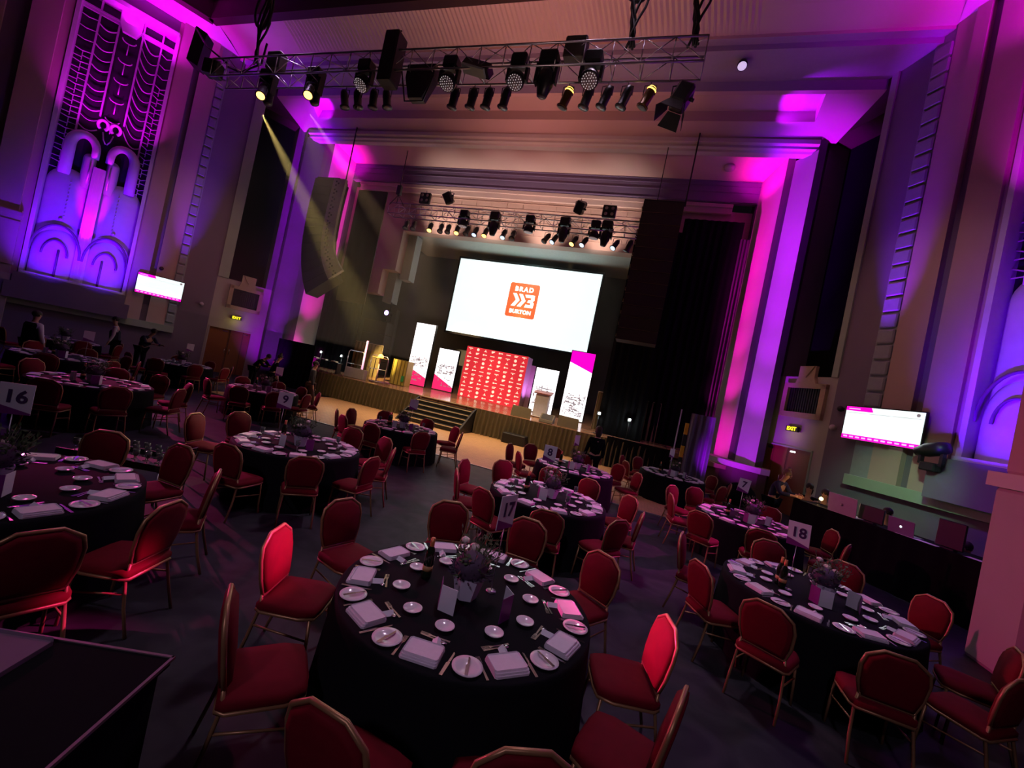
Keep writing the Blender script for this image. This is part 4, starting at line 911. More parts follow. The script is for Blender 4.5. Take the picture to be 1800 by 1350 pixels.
for sd, s_, z_, lab in ((1, 2.75, 3.75, 'small dark dome camera on the pier right of the framed grille'), (1, 2.62, 3.15, 'small pale sensor on the pier right of the exit sign'), (-1, 3.3, 3.2, 'small pale sensor on the pier beside the left exit sign'), (-1, 5.0, 4.35, 'small dark bracket above the left television')):
    f = MB().ball((0, 0, 0), .09, 12, 8).box(-.05, .05, -.05, .12, -.05, .05)
    tag(obj('wall_sensor', f, BLACK if 'dark' in lab else mat('sensor_white', (.6, .5, .6), .4), None, wp(sd, s_, .1, z_), wrot(sd)), lab, 'sensor')
# uplighter lantern below the right panel
t = thing('wall_uplighter', 'dark moving uplighter resting on the ledge at the right relief panel', 'stage light', wp(1, 5.58, .62, 2.45), wrot(1))
obj('base', MB().bbox(-.16, .16, -.14, .14, -.05, .15, .03), BLACKMET, t)
obj('yoke', MB().box(-.24, -.18, -.06, .06, .1, .5).box(.18, .24, -.06, .06, .1, .5).box(-.24, .24, -.06, .06, .1, .16), BLACKMET, t)
obj('head', MB().lathe([(.001, -.38), (.10, -.36), (.17, -.1), (.17, .12), (.13, .30), (.001, .30)], 14, Matrix.Translation((0, 0, .48)) @ Matrix.Rotation(1.25, 4, 'Y')), BLACKMET, t)

# ================================================================== CHAIRS
BACK = [(-.175, .50), (.175, .50), (.205, .62), (.215, .76), (.195, .845), (.095, .915), (-.095, .915), (-.195, .845), (-.215, .76), (-.205, .62)]
def rake(v): z = v.z-.47; return Vector((v.x, v.y-.17-z*.16-.06*max(0, z-.1)*0, v.z)) if z > 0 else v
def chair_proto():
    t = link('banquet_chair', None)
    f = MB(); ys = [-.035, -.045, 0, .03]
    n = len(BACK); c = (0, .70)
    def ring(k, y): return [(c[0]+(x-c[0])*k, y, c[1]+(z-c[1])*k) for x, z in BACK]
    vs = ring(.78, -.030)+ring(.93, -.022)+ring(.94, .012)+ring(.84, .034)+[(0, -.033, .70), (0, .045, .70)]
    fs = []
    for r in range(3):
        for i in range(n): j = (i+1) % n; fs.append((r*n+i, r*n+j, (r+1)*n+j, (r+1)*n+i))
    for i in range(n): j = (i+1) % n; fs.append((i, j, 4*n)); fs.append((3*n+i, 3*n+j, 4*n+1))
    f.add(vs, fs, True); f.map(rake); obj('backrest', f, RED, t)
    f = MB().tube([(x, 0, z) for x, z in BACK], .014, 6, True).map(rake); obj('back_frame', f, GOLD, t)
    f = MB()
    out = [(-.19, -.20), (.19, -.20), (.215, -.16), (.225, .12), (.19, .22), (.10, .235), (-.10, .235), (-.19, .22), (-.225, .12), (-.215, -.16)]
    n = len(out); lv = ((.95, .405), (1.0, .425), (1.0, .455), (.9, .478), (.5, .490))
    vs = [(x*k, y*k, z) for k, z in lv for x, y in out]+[(0, 0, .405), (0, 0, .492)]
    fs = [(r*n+i, r*n+(i+1) % n, (r+1)*n+(i+1) % n, (r+1)*n+i) for r in range(4) for i in range(n)]+[((i+1) % n, i, 5*n) for i in range(n)]+[(4*n+i, 4*n+(i+1) % n, 5*n+1) for i in range(n)]
    f.add(vs, fs, True); obj('seat', f, RED, t)
    f = MB().tube([(x*.97, y*.97, .405) for x, y in out], .013, 6, True); obj('seat_frame', f, GOLD, t)
    for s in (-1, 1):
        obj('leg', MB().tube([(s*.19, .19, .40), (s*.20, .205, .2), (s*.205, .22, 0)], .012, 6), GOLD, t)
        obj('leg', MB().tube([(s*.175, -.178, .52), (s*.185, -.17, .42), (s*.20, -.215, .2), (s*.205, -.27, 0)], .012, 6), GOLD, t)
    for s in (-1, 1): obj('stretcher', MB().tube([(s*.198, .20, .25), (s*.195, -.19, .30)], .008, 5), GOLD, t)
    return t
CH0 = chair_proto(); ch_used = [False]
def place_chair(x, y, ang, label, group):
    if not ch_used[0]:
        ch_used[0] = True; CH0.location = (x, y, 0); CH0.rotation_euler = (0, 0, ang); tag(CH0, label, 'chair', group); return CH0
    r = dup(CH0, (x, y, 0), ang, label, group); return r
# ================================================================== TABLES
import re
def Pj(x, y, z=.75):
    v = Vector((x, y, z-2.3165)); d = v.dot(cf); return (v.dot(cr)/d, v.dot(cu)/d)
CLOCK = ['twelve', 'one', 'two', 'three', 'four', 'five', 'six', 'seven', 'eight', 'nine', 'ten', 'eleven']
def view_ang(tx, ty, x, y):      # clockwise angle (hours) round the table as seen by the photographer
    dx, dy = x-tx, y-ty; vx, vy = tx, ty; L = math.hypot(vx, vy); vx /= L; vy /= L
    f_ = dx*vx+dy*vy; r_ = dx*vy-dy*vx
    return (math.degrees(math.atan2(r_, f_)) % 360)/30
def hours(items):     # distinct clock names, kept in order
    order = sorted(range(len(items)), key=lambda i: items[i]); out = [None]*len(items); used = set()
    for i in order:
        h = int(round(items[i])) % 12
        if h in used:
            for d in (1, -1, 2, -2, 3, -3, 4, -4, 5, -5, 6):
                if (h+d) % 12 not in used: h = (h+d) % 12; break
        used.add(h); out[i] = CLOCK[h] if len(used) <= 12 else CLOCK[h]
    return out
def mesh_of(mb, name, mats): return mb.mesh(name, mats)
ME = {}
prof = [(.001, .004), (.05, .004), (.062, .012), (.088, .017), (.088, .013), (.060, .006), (.05, 0), (.001, 0)]
ME['plate'] = MB().lathe([(r, z) for r, z in prof], 24).mesh('plate', CHINA)
ME['bowl'] = MB().lathe([(.001, .010), (.03, .010), (.055, .020), (.063, .024), (.063, .020), (.035, 0), (.001, 0)], 22).mesh('bowl', CHINA)
f = MB().bbox(-.11, .11, -.085, .085, 0, .010, .012).bbox(-.108, .108, -.075, .083, .010, .019, .012).bbox(-.105, .105, -.06, .080, .019, .027, .012); ME['napkin'] = f.mesh('napkin', LINEN)
def knife(L=.21): return MB().prism([(-.009, 0), (.009, 0), (.011, L*.55), (.004, L*.56), (.010, L*.60), (.009, L*.95), (-.002, L), (-.004, L*.55), (-.010, L*.5)], .001, .004, axis='z').map(lambda v: Vector((v.x, v.y-L/2, v.z)))
def fork(L=.19):
    m_ = MB().prism([(-.008, 0), (.008, 0), (.005, L*.6), (.012, L*.72), (-.012, L*.72), (-.005, L*.6)], .001, .004, axis='z')
    for x in (-.0105, -.0035, .0035, .0105): m_.box(x-.0018, x+.0018, L*.72, L, .002, .004)
    return m_.map(lambda v: Vector((v.x, v.y-L/2, v.z)))
def spoon(L=.18):
    m_ = MB().prism([(-.007, 0), (.007, 0), (.004, L*.7), (-.004, L*.7)], .001, .004, axis='z').ball((0, L*.84, .004), .017, 10, 5, (1, 1.5, .25)); return m_.map(lambda v: Vector((v.x, v.y-L/2, v.z)))
ME['knife'] = knife().mesh('knife', STEEL); ME['fork'] = fork().mesh('fork', STEEL); ME['spoon'] = spoon().mesh('spoon', STEEL)
ME['bknife'] = knife(.15).mesh('knife', STEEL)
f = MB().prism([(-.035, 0), (.035, 0), (0, .05)], -.05, .05); ME['place_card'] = f.mesh('place_card', PAPER)
f = MB().prism([(-.06, .0), (.06, .0), (.06, .17), (-.06, .17)], -.002, .002, Matrix.Rotation(.55, 4, 'Z') @ Matrix.Translation((.06, 0, 0))); ME['menu_l'] = f.mesh('leaf', PAPER)
f = MB().prism([(-.06, .0), (.06, .0), (.06, .17), (-.06, .17)], -.002, .002, Matrix.Rotation(PI-.55, 4, 'Z') @ Matrix.Translation((.06, 0, 0))); ME['menu_p'] = f.mesh('leaf', PURPAPER)
N = 48; vs = []; fs = []; rr = random.Random(2)
lv = [(.0, .752), (.90, .752), (.915, .744), (.920, .70), (.94, .40), (.965, .01)]
for r, z in lv:
    for k in range(N):
        a = 2*PI*k/N; w_ = 0 if z > .72 else (.03*(.75-z)/.75+.0)*math.sin(k*PI/1.5+.7*math.sin(k*.9))
        vs.append(((r+w_)*math.cos(a), (r+w_)*math.sin(a), z))
for i in range(len(lv)-1):
    for k in range(N): l = (k+1) % N; fs.append((i*N+k, i*N+l, (i+1)*N+l, (i+1)*N+k))
ME['cloth'] = MB().add(vs, fs, True).mesh('cloth', TCLOTH)
ME['top'] = MB().lathe([(.001, .715), (.885, .715), (.885, .742), (.001, .742)], 32).mesh('top', mat('ply', (.3, .2, .1), .6))
ME['leg'] = MB().box(-.25, .25, -.02, .02, 0, .715).box(-.03, .03, -.3, .3, 0, .03).mesh('leg', BLACKMET)
# centrepiece: faceted white pot with heather, green sprigs and roses
def centrepiece(loc, label, group, rose=2, seed=1):
    t = thing('flower_centrepiece', label, 'flowers', loc, seed*.7, group)
    o = link('pot', ME['pot'], t); link('heather', ME['heather'], t); link('sprig', ME['sprig'], t)
    for k, (x, y, z, r) in enumerate([(-.02, .08, .40, .032), (.09, .05, .33, .04), (.11, -.02, .31, .035)][:rose+1]): 
        ro = link('rose', ME['rose'], t, (x, y, z)); ro.scale = (r/.035,)*3
    return t
f = MB(); n = 6
vs = [(.08*math.cos(2*PI*k/n), .08*math.sin(2*PI*k/n), 0) for k in range(n)]+[(.118*math.cos(2*PI*k/n), .118*math.sin(2*PI*k/n), .155) for k in range(n)]
f.add(vs, [tuple(range(n-1, -1, -1)), tuple(range(n, 2*n))]+[(k, (k+1) % n, (k+1) % n+n, k+n) for k in range(n)]); ME['pot'] = f.mesh('pot', POT)
r_ = random.Random(5); f = MB()
for i in range(520):
    a = r_.random()*2*PI; e = r_.random()**.6*PI/2; R_ = .15*(.6+.45*r_.random()); p = Vector((R_*math.cos(a)*math.cos(e)*1.05, R_*math.sin(a)*math.cos(e)*1.05, .14+R_*.95*math.sin(e)))
    d = (p-Vector((0, 0, .12))).normalized(); u = d.orthogonal().normalized()*.008; f.add([p-u, p+u, p+d*.035], [(0, 1, 2)]); f.add([p-d.cross(u), p+d.cross(u), p+d*.03+u], [(0, 1, 2)])
f.ball((0, 0, .225), .125, 12, 8, (1, 1, .85)); ME['heather'] = f.mesh('heather', HEATHER)
f = MB()
for i in range(60):
    a = r_.random()*2*PI if i > 25 else -.6+r_.random()*1.6; R_ = .10+.12*r_.random(); z1 = .18+.26*r_.random()
    p0 = Vector((.04*math.cos(a), .04*math.sin(a), .14)); p1 = Vector((R_*math.cos(a), R_*math.sin(a), z1)); f.tube([p0, (p0+p1)/2+Vector((0, 0, .03)), p1], .0025, 3)
    for k in range(5):
        q = p0.lerp(p1, .45+.12*k)+Vector((0, 0, .02)); d = Vector((r_.random()-.5, r_.random()-.5, r_.random()-.2)).normalized(); u = d.orthogonal().normalized()*.010
        f.add([q, q+d*.02+u, q+d*.05, q+d*.02-u], [(0, 1, 2, 3)])
ME['sprig'] = f.mesh('sprig', LEAF)
f = MB().ball((0, 0, 0), .024, 8, 6)
for k in range(7):
    a = 2*PI*k/7; f.ball((.018*math.cos(a), .018*math.sin(a), -.004+.004*(k % 2)), .018, 6, 5, (1, 1, 1.15))
ME['rose'] = f.mesh('rose', ROSE)
bprof = [(.001, 0), (.036, 0), (.038, .02), (.038, .18), (.028, .225), (.014, .25), (.0135, .30), (.015, .305)]
ME['bottle'] = MB().lathe(bprof, 16).mesh('bottle', BOTTLE)
ME['blabel'] = MB().lathe([(.0385, .06), (.0388, .06), (.0388, .10), (.0385, .10)], 16).mesh('label', BLABEL); ME['foil'] = MB().lathe([(.016, .235), (.017, .25), (.0155, .31), (.001, .312)], 14).mesh('foil', FOIL)
ME['glass'] = MB().lathe([(.001, 0), (.034, 0), (.03, .004), (.005, .010), (.004, .08), (.02, .10), (.034, .13), (.032, .18), (.031, .18), (.033, .13), (.018, .102), (.001, .092)], 14).mesh('glass', GLASSY)
def number_card(x, y, txt, ang, label, tilt=0.0):
    t = thing('table_number_stand', label, 'table number', (x, y, .753), ang, 'table number stands')
    obj('stand', MB().lathe([(.001, 0), (.04, 0), (.04, .006), (.006, .012)], 14).tube([(0, 0, .01), (0, 0, .52)], .004, 6), GUNMET, t)
    Mt = Matrix.Translation((0, 0, .62)) @ Matrix.Rotation(tilt, 4, 'Y')
    f = MB().box(-.105, .105, -.003, .003, -.13, .13, Mt); f.mi = 1; f.prism([(-.105, -.13), (.105, -.13), (.105, -.115), (-.105, -.05)], -.005, -.003, Mt); c = obj('card', f, [PAPER, PURPAPER], t)
    if txt:
        f = MB(); text_to(f, txt, .17 if len(txt) == 1 else .15, Mt @ Matrix.Translation((0, -.006, .015)) @ TY, 1.0, .004, .001); obj('numeral', f, mat('numeral_purple', (.05, .01, .09), .6), c)
TABLES = [  # x, y, phrase, first plate angle, detail level, has number
    ('front', -.91, 2.96, 'the table marked seventeen', -139.0, 3),
    ('t18', 2.24, 5.52, 'the table marked eighteen', -130, 3),
    ('b17', -1.05, 6.58, 'the table marked eight', -120, 3),
    ('lm', -4.86, 5.38, 'the table marked nine', -100, 3),
    ('t16', -4.62, 2.03, 'the table marked sixteen', -60, 3),
    ('t7', 2.40, 9.10, 'the table marked seven', -110, 2),
    ('t8', -1.12, 10.01, 'the table just behind number eight', -100, 1),
    ('tmid', -5.50, 9.40, 'the table before the steps', -100, 1),
    ('r8', 1.35, 13.30, 'the table by the striped post', -100, 1),
    ('t9', -10.30, 9.60, 'the table near the brown exit', -100, 1),
    ('tfl', -10.01, 5.44, 'the dim table beyond sixteen', -100, 1),
    ('A', -13.90, 6.80, 'the far left middle table', -100, 1),
    ('B', -18.80, 9.20, 'the table under the relief', -100, 0),
    ('C', -15.20, 10.60, 'the table with violet card', -100, 0)]
TD = {k: (x, y, ph) for k, x, y, ph, a, d in TABLES}
for (key, tx, ty, ph, a0, det) in TABLES:
    t = thing('banquet_table', 'round banquet table in a long black cloth, ' + ph, 'table', (tx, ty, 0), group='round banquet tables')
    link('tablecloth', ME['cloth'], t); link('tabletop', ME['top'], t)
    ang = [math.radians(a0+36*i) for i in range(10)]
    hp = hours([view_ang(tx, ty, tx+math.cos(a), ty+math.sin(a)) for a in ang])
    an = [a+math.radians(17) for a in ang]
    hn = hours([view_ang(tx, ty, tx+math.cos(a), ty+math.sin(a)) for a in an])
    zt = .7525; rj = random.Random(int(tx*100)); J = lambda s_=.012: (rj.random()-.5)*s_
    for i in range(10):
        a = ang[i]; n_ = an[i]
        o = link('side_plate', ME['plate'], None, (tx+.80*math.cos(a)+J(), ty+.80*math.sin(a)+J(), zt), a); tag(o, "white side plate at %s o'clock on %s" % (hp[i], ph), 'plate', 'side plates')
        o = link('folded_napkin', ME['napkin'], None, (tx+.775*math.cos(n_)+J(), ty+.775*math.sin(n_)+J(), zt), n_+PI/2+J(.25)); tag(o, "folded white napkin at %s o'clock on %s" % (hn[i], ph), 'napkin', 'folded napkins')
        c_ = n_+math.radians(4+J(6)); o = link('dessert_bowl', ME['bowl'], None, (tx+.485*math.cos(c_), ty+.485*math.sin(c_), zt), 0); tag(o, "white bowl inside the %s o'clock setting on %s" % (hn[i], ph), 'bowl', 'small bowls')
        if det >= 2:
            for k, (nm, dx, w_) in enumerate((('fork', -.145, 'right'), ('knife', .15, 'left'))):
                p = Vector((tx+.77*math.cos(n_)-dx*math.sin(n_)*-1*-1, ty+.77*math.sin(n_)+dx*math.cos(n_), zt))
                o = link('table_'+nm, ME[nm], None, p, n_+PI/2+J(.1)); tag(o, "steel %s beside the %s o'clock napkin on %s" % (nm, hn[i], ph), nm, 'table cutlery')
        if det >= 3:
            o = link('butter_knife', ME['bknife'], None, (tx+.80*math.cos(a), ty+.80*math.sin(a), zt+.018), a+PI/2+J(.9)); tag(o, "small knife on the %s o'clock side plate of %s" % (hp[i], ph), 'knife', 'butter knives')
            for k, nm in enumerate(('spoon', 'fork')):
                o = link('dessert_'+nm, ME[nm], None, (tx+(.615-.02*k)*math.cos(n_), ty+(.615-.02*k)*math.sin(n_), zt), n_+PI*k+J(.35)); tag(o, "dessert %s above the %s o'clock napkin on %s" % (nm, hn[i], ph), nm, 'dessert cutlery')
            q = n_+.05; o = link('place_card', ME['place_card'], None, (tx+.655*math.cos(q), ty+.655*math.sin(q), zt+.001), q+J(.5)+PI/2); o.scale = (.8, .8, .5); tag(o, "small white card above the %s o'clock napkin on %s" % (hn[i], ph), 'card', 'small cards')
    centrepiece((tx+(.0 if key == 'front' else .05), ty-.04, zt), 'white pot of purple heather and pale roses on %s' % ph, 'flower centrepieces', 2 if det else 0, int(abs(tx*10)) % 7)
    for k, (da, dr) in enumerate(((-105, .33), (-17, .38)) if det else ((-100, .3),)):
        A = math.radians(da); lx_, ly_ = tx+dr*math.cos(A), ty+dr*math.sin(A)
        o = thing('menu_card', '%s folded menu card with a purple cover on %s' % (['left', 'right'][k] if det else 'upright', ph), 'menu', (lx_, ly_, zt), A+PI/2+(.5 if k else -.35), 'folded menu cards')
        l_ = link('leaf', ME['menu_l'], o); m_ = link('cover', ME['menu_p'], o)
    if det:
        for k in range(2 if key in ('b17', 't18', 'tmid') else 1):
            A = math.radians(178+k*14); t = thing('wine_bottle', '%s bottle with an orange foil neck on %s' % (['dark wine', 'second dark wine'][k], ph), 'bottle', (tx+.36*math.cos(A), ty+.36*math.sin(A), zt), group='wine bottles')
            link('glass_body', ME['bottle'], t); link('foil', ME['foil'], t); link('bottle_label', ME['blabel'], t)
    if key in ('b17', 'tmid', 'lm'):
        for k in range(3):
            A = math.radians(-150+k*100); o = link('wine_glass', ME['glass'], None, (tx+.56*math.cos(A), ty+.56*math.sin(A), zt), 0)
            tag(o, 'clear stemmed glass %s on %s' % (['at the left', 'at the near right', 'towards the back'][k], ph), 'glass', 'stemmed glasses')
CA = lambda x, y: math.atan2(y, x)-PI/2     # yaw that faces the camera
for key, dx, dy, txt, extra, tl in (('front', .13, .16, '17', 1.0, .0), ('t18', -.29, -.08, '18', -.15, -.05), ('b17', -.16, .3, '8', -.1, 0), ('lm', -.4, -.05, '9', .1, 0), ('t16', -.26, .13, '16', -.35, 0), ('t7', -.16, .08, '7', .35, .1),
                       ('t8', -.1, .3, '', 1.0, 0), ('tmid', .15, .1, '', .2, 0), ('r8', -.1, .2, '', .9, 0), ('t9', .3, .1, '', .5, 0), ('A', .3, .3, '', .2, 0), ('C', .1, .1, '', .3, 0)):
    x, y = TD[key][0]+dx, TD[key][1]+dy
    number_card(x, y, txt, CA(x, y)+extra, ('white card reading %s on a thin stand above its table' % {'17': 'seventeen', '18': 'eighteen', '8': 'eight', '9': 'nine', '16': 'sixteen', '7': 'seven'}[txt] if txt else 'small pale card on a thin stand on %s' % TD[key][2]), tl)
# chairs: top-of-back points measured on the ground plan, each facing its own table
CH = dict(front=[(-1.86, 1.79), (-2.36, 2.58), (-2.5, 3.49), (-1.75, 4.39), (-.87, 4.62), (-.01, 4.24), (.52, 3.27), (.52, 2.46), (-.91, 1.46), (-.14, 1.70)],
    b17=[(-2.65, 6.83), (-2.39, 5.94), (-1.69, 5.30), (-.79, 5.24), (.05, 5.72), (.32, 6.49), (.21, 7.50), (-.55, 8.10), (-1.35, 8.25), (-2.2, 7.70)],
    t8=[(-2.83, 10.16), (-2.50, 11.1), (-2.26, 9.26), (-1.9, 11.6), (-1.06, 11.62), (-.13, 11.4), (.35, 10.65)],
    r8=[(-.15, 13.9), (.35, 14.6), (.0, 12.57), (2.6, 14.2), (2.9, 13.2), (2.5, 12.1)],
    t7=[(1.07, 10.03), (1.62, 10.6), (.95, 8.80), (1.35, 7.75), (2.25, 7.62), (3.15, 10.45), (3.95, 9.47), (3.70, 8.30)],
    t18=[(2.17, 6.96), (3.07, 6.86), (.97, 4.9), (1.42, 4.27), (2.25, 4.03), (3.70, 6.24), (3.68, 5.1), (1.0, 5.9), (3.2, 4.35)],
    lm=[(-6.4, 4.82), (-6.5, 5.66), (-4.63, 4.04), (-3.86, 4.45), (-3.5, 5.28), (-4.26, 6.85), (-3.65, 6.14), (-5.07, 6.95)],
    t9=[(-11.2, 10.94), (-11.76, 10.1), (-9.59, 8.2), (-8.97, 8.75), (-8.88, 9.75), (-10.36, 11.1), (-9.4, 10.8), (-10.6, 8.1)],
    tmid=[(-6.89, 8.6), (-7.0, 9.3), (-6.2, 8.0), (-6.7, 10.4), (-5.6, 10.95), (-4.6, 10.75), (-4.05, 9.9), (-4.44, 8.5), (-5.35, 7.9)],
    tfl=[(-8.95, 4.25), (-8.5, 4.98), (-8.67, 6.15), (-10.51, 6.95), (-11.1, 6.43), (-9.9, 3.95), (-11.5, 5.2), (-9.5, 6.9)],
    t16=[(-5.44, 3.18), (-4.70, 3.49), (-3.75, 3.10), (-3.19, 2.36), (-3.15, 1.62)],
    A=[(-13.9+1.5*math.cos(math.radians(a)), 6.8+1.5*math.sin(math.radians(a))) for a in (-75, -35, 10, 50, 95, 135, 175)],
    B=[(-18.8+1.5*math.cos(math.radians(a)), 9.2+1.5*math.sin(math.radians(a))) for a in (-90, -50, -10, 35, 80)],
    C=[(-15.2+1.5*math.cos(math.radians(a)), 10.6+1.5*math.sin(math.radians(a))) for a in (-100, -60, -20, 20, 60, 110, 150)])
for key, pts in CH.items():
    tx, ty, ph = TD[key]; hh = hours([view_ang(tx, ty, x, y) for x, y in pts])
    rj = random.Random(len(pts)+int(tx*10))
    for (x, y), h in zip(pts, hh):
        d = Vector((tx-x, ty-y, 0)).normalized(); jit = (rj.random()-.5)*.22
        d2 = Matrix.Rotation(jit, 3, 'Z') @ d; ang = math.atan2(d2.y, d2.x)-PI/2; px, py = x+d2.x*.24, y+d2.y*.24
        dd = Vector((px-tx, py-ty, 0))
        if dd.length < 1.20: dd = dd.normalized()*1.20; px, py = tx+dd.x, ty+dd.y
        rel = view_ang(tx, ty, x, y); side = 'back of its backrest showing' if 3.6 < rel < 8.4 else 'front of its backrest showing'
        place_chair(px, py, ang, "red gold-framed chair at %s o'clock of %s" % (h, ph), 'red banquet chairs')
# black crates of glasses between the left tables
for k, (x, y, lab) in enumerate(((-5.95, 3.75, 'low black trolley of glittering glasses between the left tables'),)):
    t = thing('glass_trolley', lab, 'trolley', (x, y, 0), .35)
    obj('tray', MB().box(-.62, .62, -.28, .28, .42, .44).box(-.62, .62, -.28, -.26, .44, .50).box(-.62, .62, .26, .28, .44, .50), BLACK, t)
    for a, b_ in ((-.58, -.24), (-.58, .24), (.58, -.24), (.58, .24)): obj('leg', MB().tube([(a, b_, .0), (a, b_, .43)], .015, 6), GUNMET, t)
    obj('handle', MB().tube([(.62, -.24, .44), (.66, -.24, .66), (.66, .24, .66), (.62, .24, .44)], .012, 6), STEEL, t)
    R_ = Matrix.Rotation(.35, 3, 'Z')
    for i in range(8):
        for j in range(3):
            p = R_ @ Vector((-.50+i*.143, -.17+j*.17, .441)); o = link('wine_glass', ME['glass'], None, (x+p.x, y+p.y, p.z)); tag(o, 'clear stemmed glass standing among many on the low black trolley', 'glass', 'glasses on the trolley')
light('trolley_glint_light', 'SPOT', (-6.5, 16.8, 8.6), (1, .9, .6), 3500, (-5.9, 3.8, .5), .12, 9, .6)  # added spot, aimed so the glasses on the trolley glint
# black table with folded purple runner, bottom left
t = thing('service_table', 'black rectangular table at the bottom left corner of the room', 'table', (-2.40, .84, 0), .36)
obj('tabletop', MB().bbox(-.78, .78, -.42, .42, .705, .745, .01), BLACKCLOTH, t); obj('skirt', MB().box(-.75, .75, -.39, .39, .0, .705), BLACKCLOTH, t)
obj('edge_trim', MB().box(-.785, .785, .415, .428, .735, .75).box(.775, .788, -.42, .428, .735, .75), mat('trim_metal', (.30, .22, .24), .35, .5), t)
t = thing('table_runner', 'folded pale purple runner with a darker middle on the black corner table', 'cloth', (-2.40, .84, .746), .36)
obj('border', MB().bbox(-.70, .28, -.10, .40, 0, .012, .02), mat('runner_lilac', (.16, .10, .16), .7), t)
obj('inset', MB().prism([(-.70, .06), (-.02, .06), (.06, .12), (.16, .14), (.12, .28), (-.06, .27), (-.12, .22), (-.70, .20)], .012, .016, axis='z'), mat('runner_dark', (.06, .015, .07), .8), t)

# ================================================================== PRODUCTION DESK
A_ = Vector((3.92, 11.60, 0)); B_ = Vector((5.88, 8.45, 0)); D_ = (B_-A_).normalized(); Nn = Vector((-D_.y, D_.x, 0)); Nn = Nn if Nn.x > 0 else -Nn; L_ = (B_-A_).length
rzd = math.atan2(D_.y, D_.x)
t = thing('production_desk', 'long black-draped production desk along the right wall', 'desk', A_, rzd)
f = MB().box(0, L_, .0, .75, 1.06, 1.10); obj('desk_top', f, BLACKCLOTH, t)
f = pleats(0, L_, .01, 1.115, -.02, .012, .35, 31); obj('drape', f, BLACKCLOTH, t)
obj('end_drape', MB().box(L_-.02, L_, .0, .75, .0, 1.08), BLACKCLOTH, t)
def on_desk(u, v, z=1.10): p = A_ + D_*u + Nn*v; return Vector((p.x, p.y, z))
def laptop(u, v, lab, scale, lit, lidm):
    t = thing('laptop', lab, 'laptop', on_desk(u, v), rzd, 'laptops on the production desk')
    w = .17*scale; obj('keyboard_base', MB().bbox(-w, w, -.01, .24*scale, 0, .014, .01), lidm, t)
    f = MB().box(-w, w, -.004, .004, 0, .23*scale, Matrix.Rotation(.12, 4, 'X')); obj('lid', f, lidm, t)
    f = MB().ball((0, -.004-.014*scale, .115*scale), .018*scale, 10, 6, (1, .3, 1.1)); obj('logo', f, E_SCREEN if lit else mat('logo_grey', (.25, .2, .25), .4), t)
SILV = mat('silver_lid', (.26, .24, .32), .4, .3)
def desk_u(ratio): # position along the desk front of a view direction x/y
    return ((ratio*A_.y - A_.x)/(D_.x - ratio*D_.y))
laptop(desk_u(.415), .12, 'large white computer screen back in front of the person with a headset', 1.75, False, mat('white_lid', (.58, .55, .62), .4))
laptop(desk_u(.514), .12, 'open silver laptop with a glowing emblem on the desk', 1.25, True, SILV)
for i, (ra, w_, h_, lab) in enumerate(((.458, .48, .34, 'wide black monitor seen from behind, beside the large white screen'), (.584, .40, .50, 'black monitor seen from behind near the right end of the desk'))):
    t = thing('desk_monitor', lab, 'monitor', on_desk(desk_u(ra), .22), rzd, 'monitors on the production desk'); obj('panel', MB().bbox(-w_/2, w_/2, -.02, .02, .03, h_, .015), BLACK, t); obj('stand', MB().bbox(-.1, .1, -.06, .06, 0, .03, .01), BLACK, t)
for i, (ra, lab) in enumerate(((.540, 'violet lit white paper strip on the desk right of the silver laptop'), (.655, 'pale papers at the right end of the production desk'))):
    tag(obj('paper_sheet', MB().box(-.32, .32, -.1, .1, 0, .006), PAPER, None, on_desk(desk_u(ra), .14), rzd), lab, 'papers')
light('laptop_glow', 'POINT', on_desk(desk_u(.507), .4, 1.40), (.8, .85, 1), .8, size=.05); light('violet_desk_spot', 'SPOT', (4.0, 6.0, 7.0), (.4, .1, 1), 130, on_desk(desk_u(.53), .2), .1, 14, .8)
t = thing('desk_lamp', 'small bright amber gooseneck lamp on the production desk', 'lamp', on_desk(.42, .25))
obj('gooseneck', MB().tube([(0, .05, 0), (0, .06, .15), (0, 0, .22), (0, -.03, .2)], .008, 6).lathe([(.001, 0), (.04, 0), (.04, .012), (.001, .015)], 12, Matrix.Translation((0, .05, 0))), BLACK, t); obj('bulb', MB().ball((0, -.04, .17), .04, 10, 6), emis('bulb', (1, .7, .25), 12), t)
light('desk_lamp_glow', 'POINT', on_desk(.42, .10, 1.28), (1, .62, .2), 6, size=.04)
light('desk_face_glow', 'POINT', on_desk(.9, .45, 1.35), (1, .5, .2), 1.0, size=.04)
t = thing('follow_spot_cart', 'dark round covered case on the floor below the right stone ledge', 'case', (3.55, 14.9, 0)); obj('body', MB().ball((0, 0, .42), .5, 16, 10, (1, .8, .85)), BLACKCLOTH, t); obj('base', MB().bbox(-.4, .4, -.3, .3, 0, .15, .03), BLACK, t)

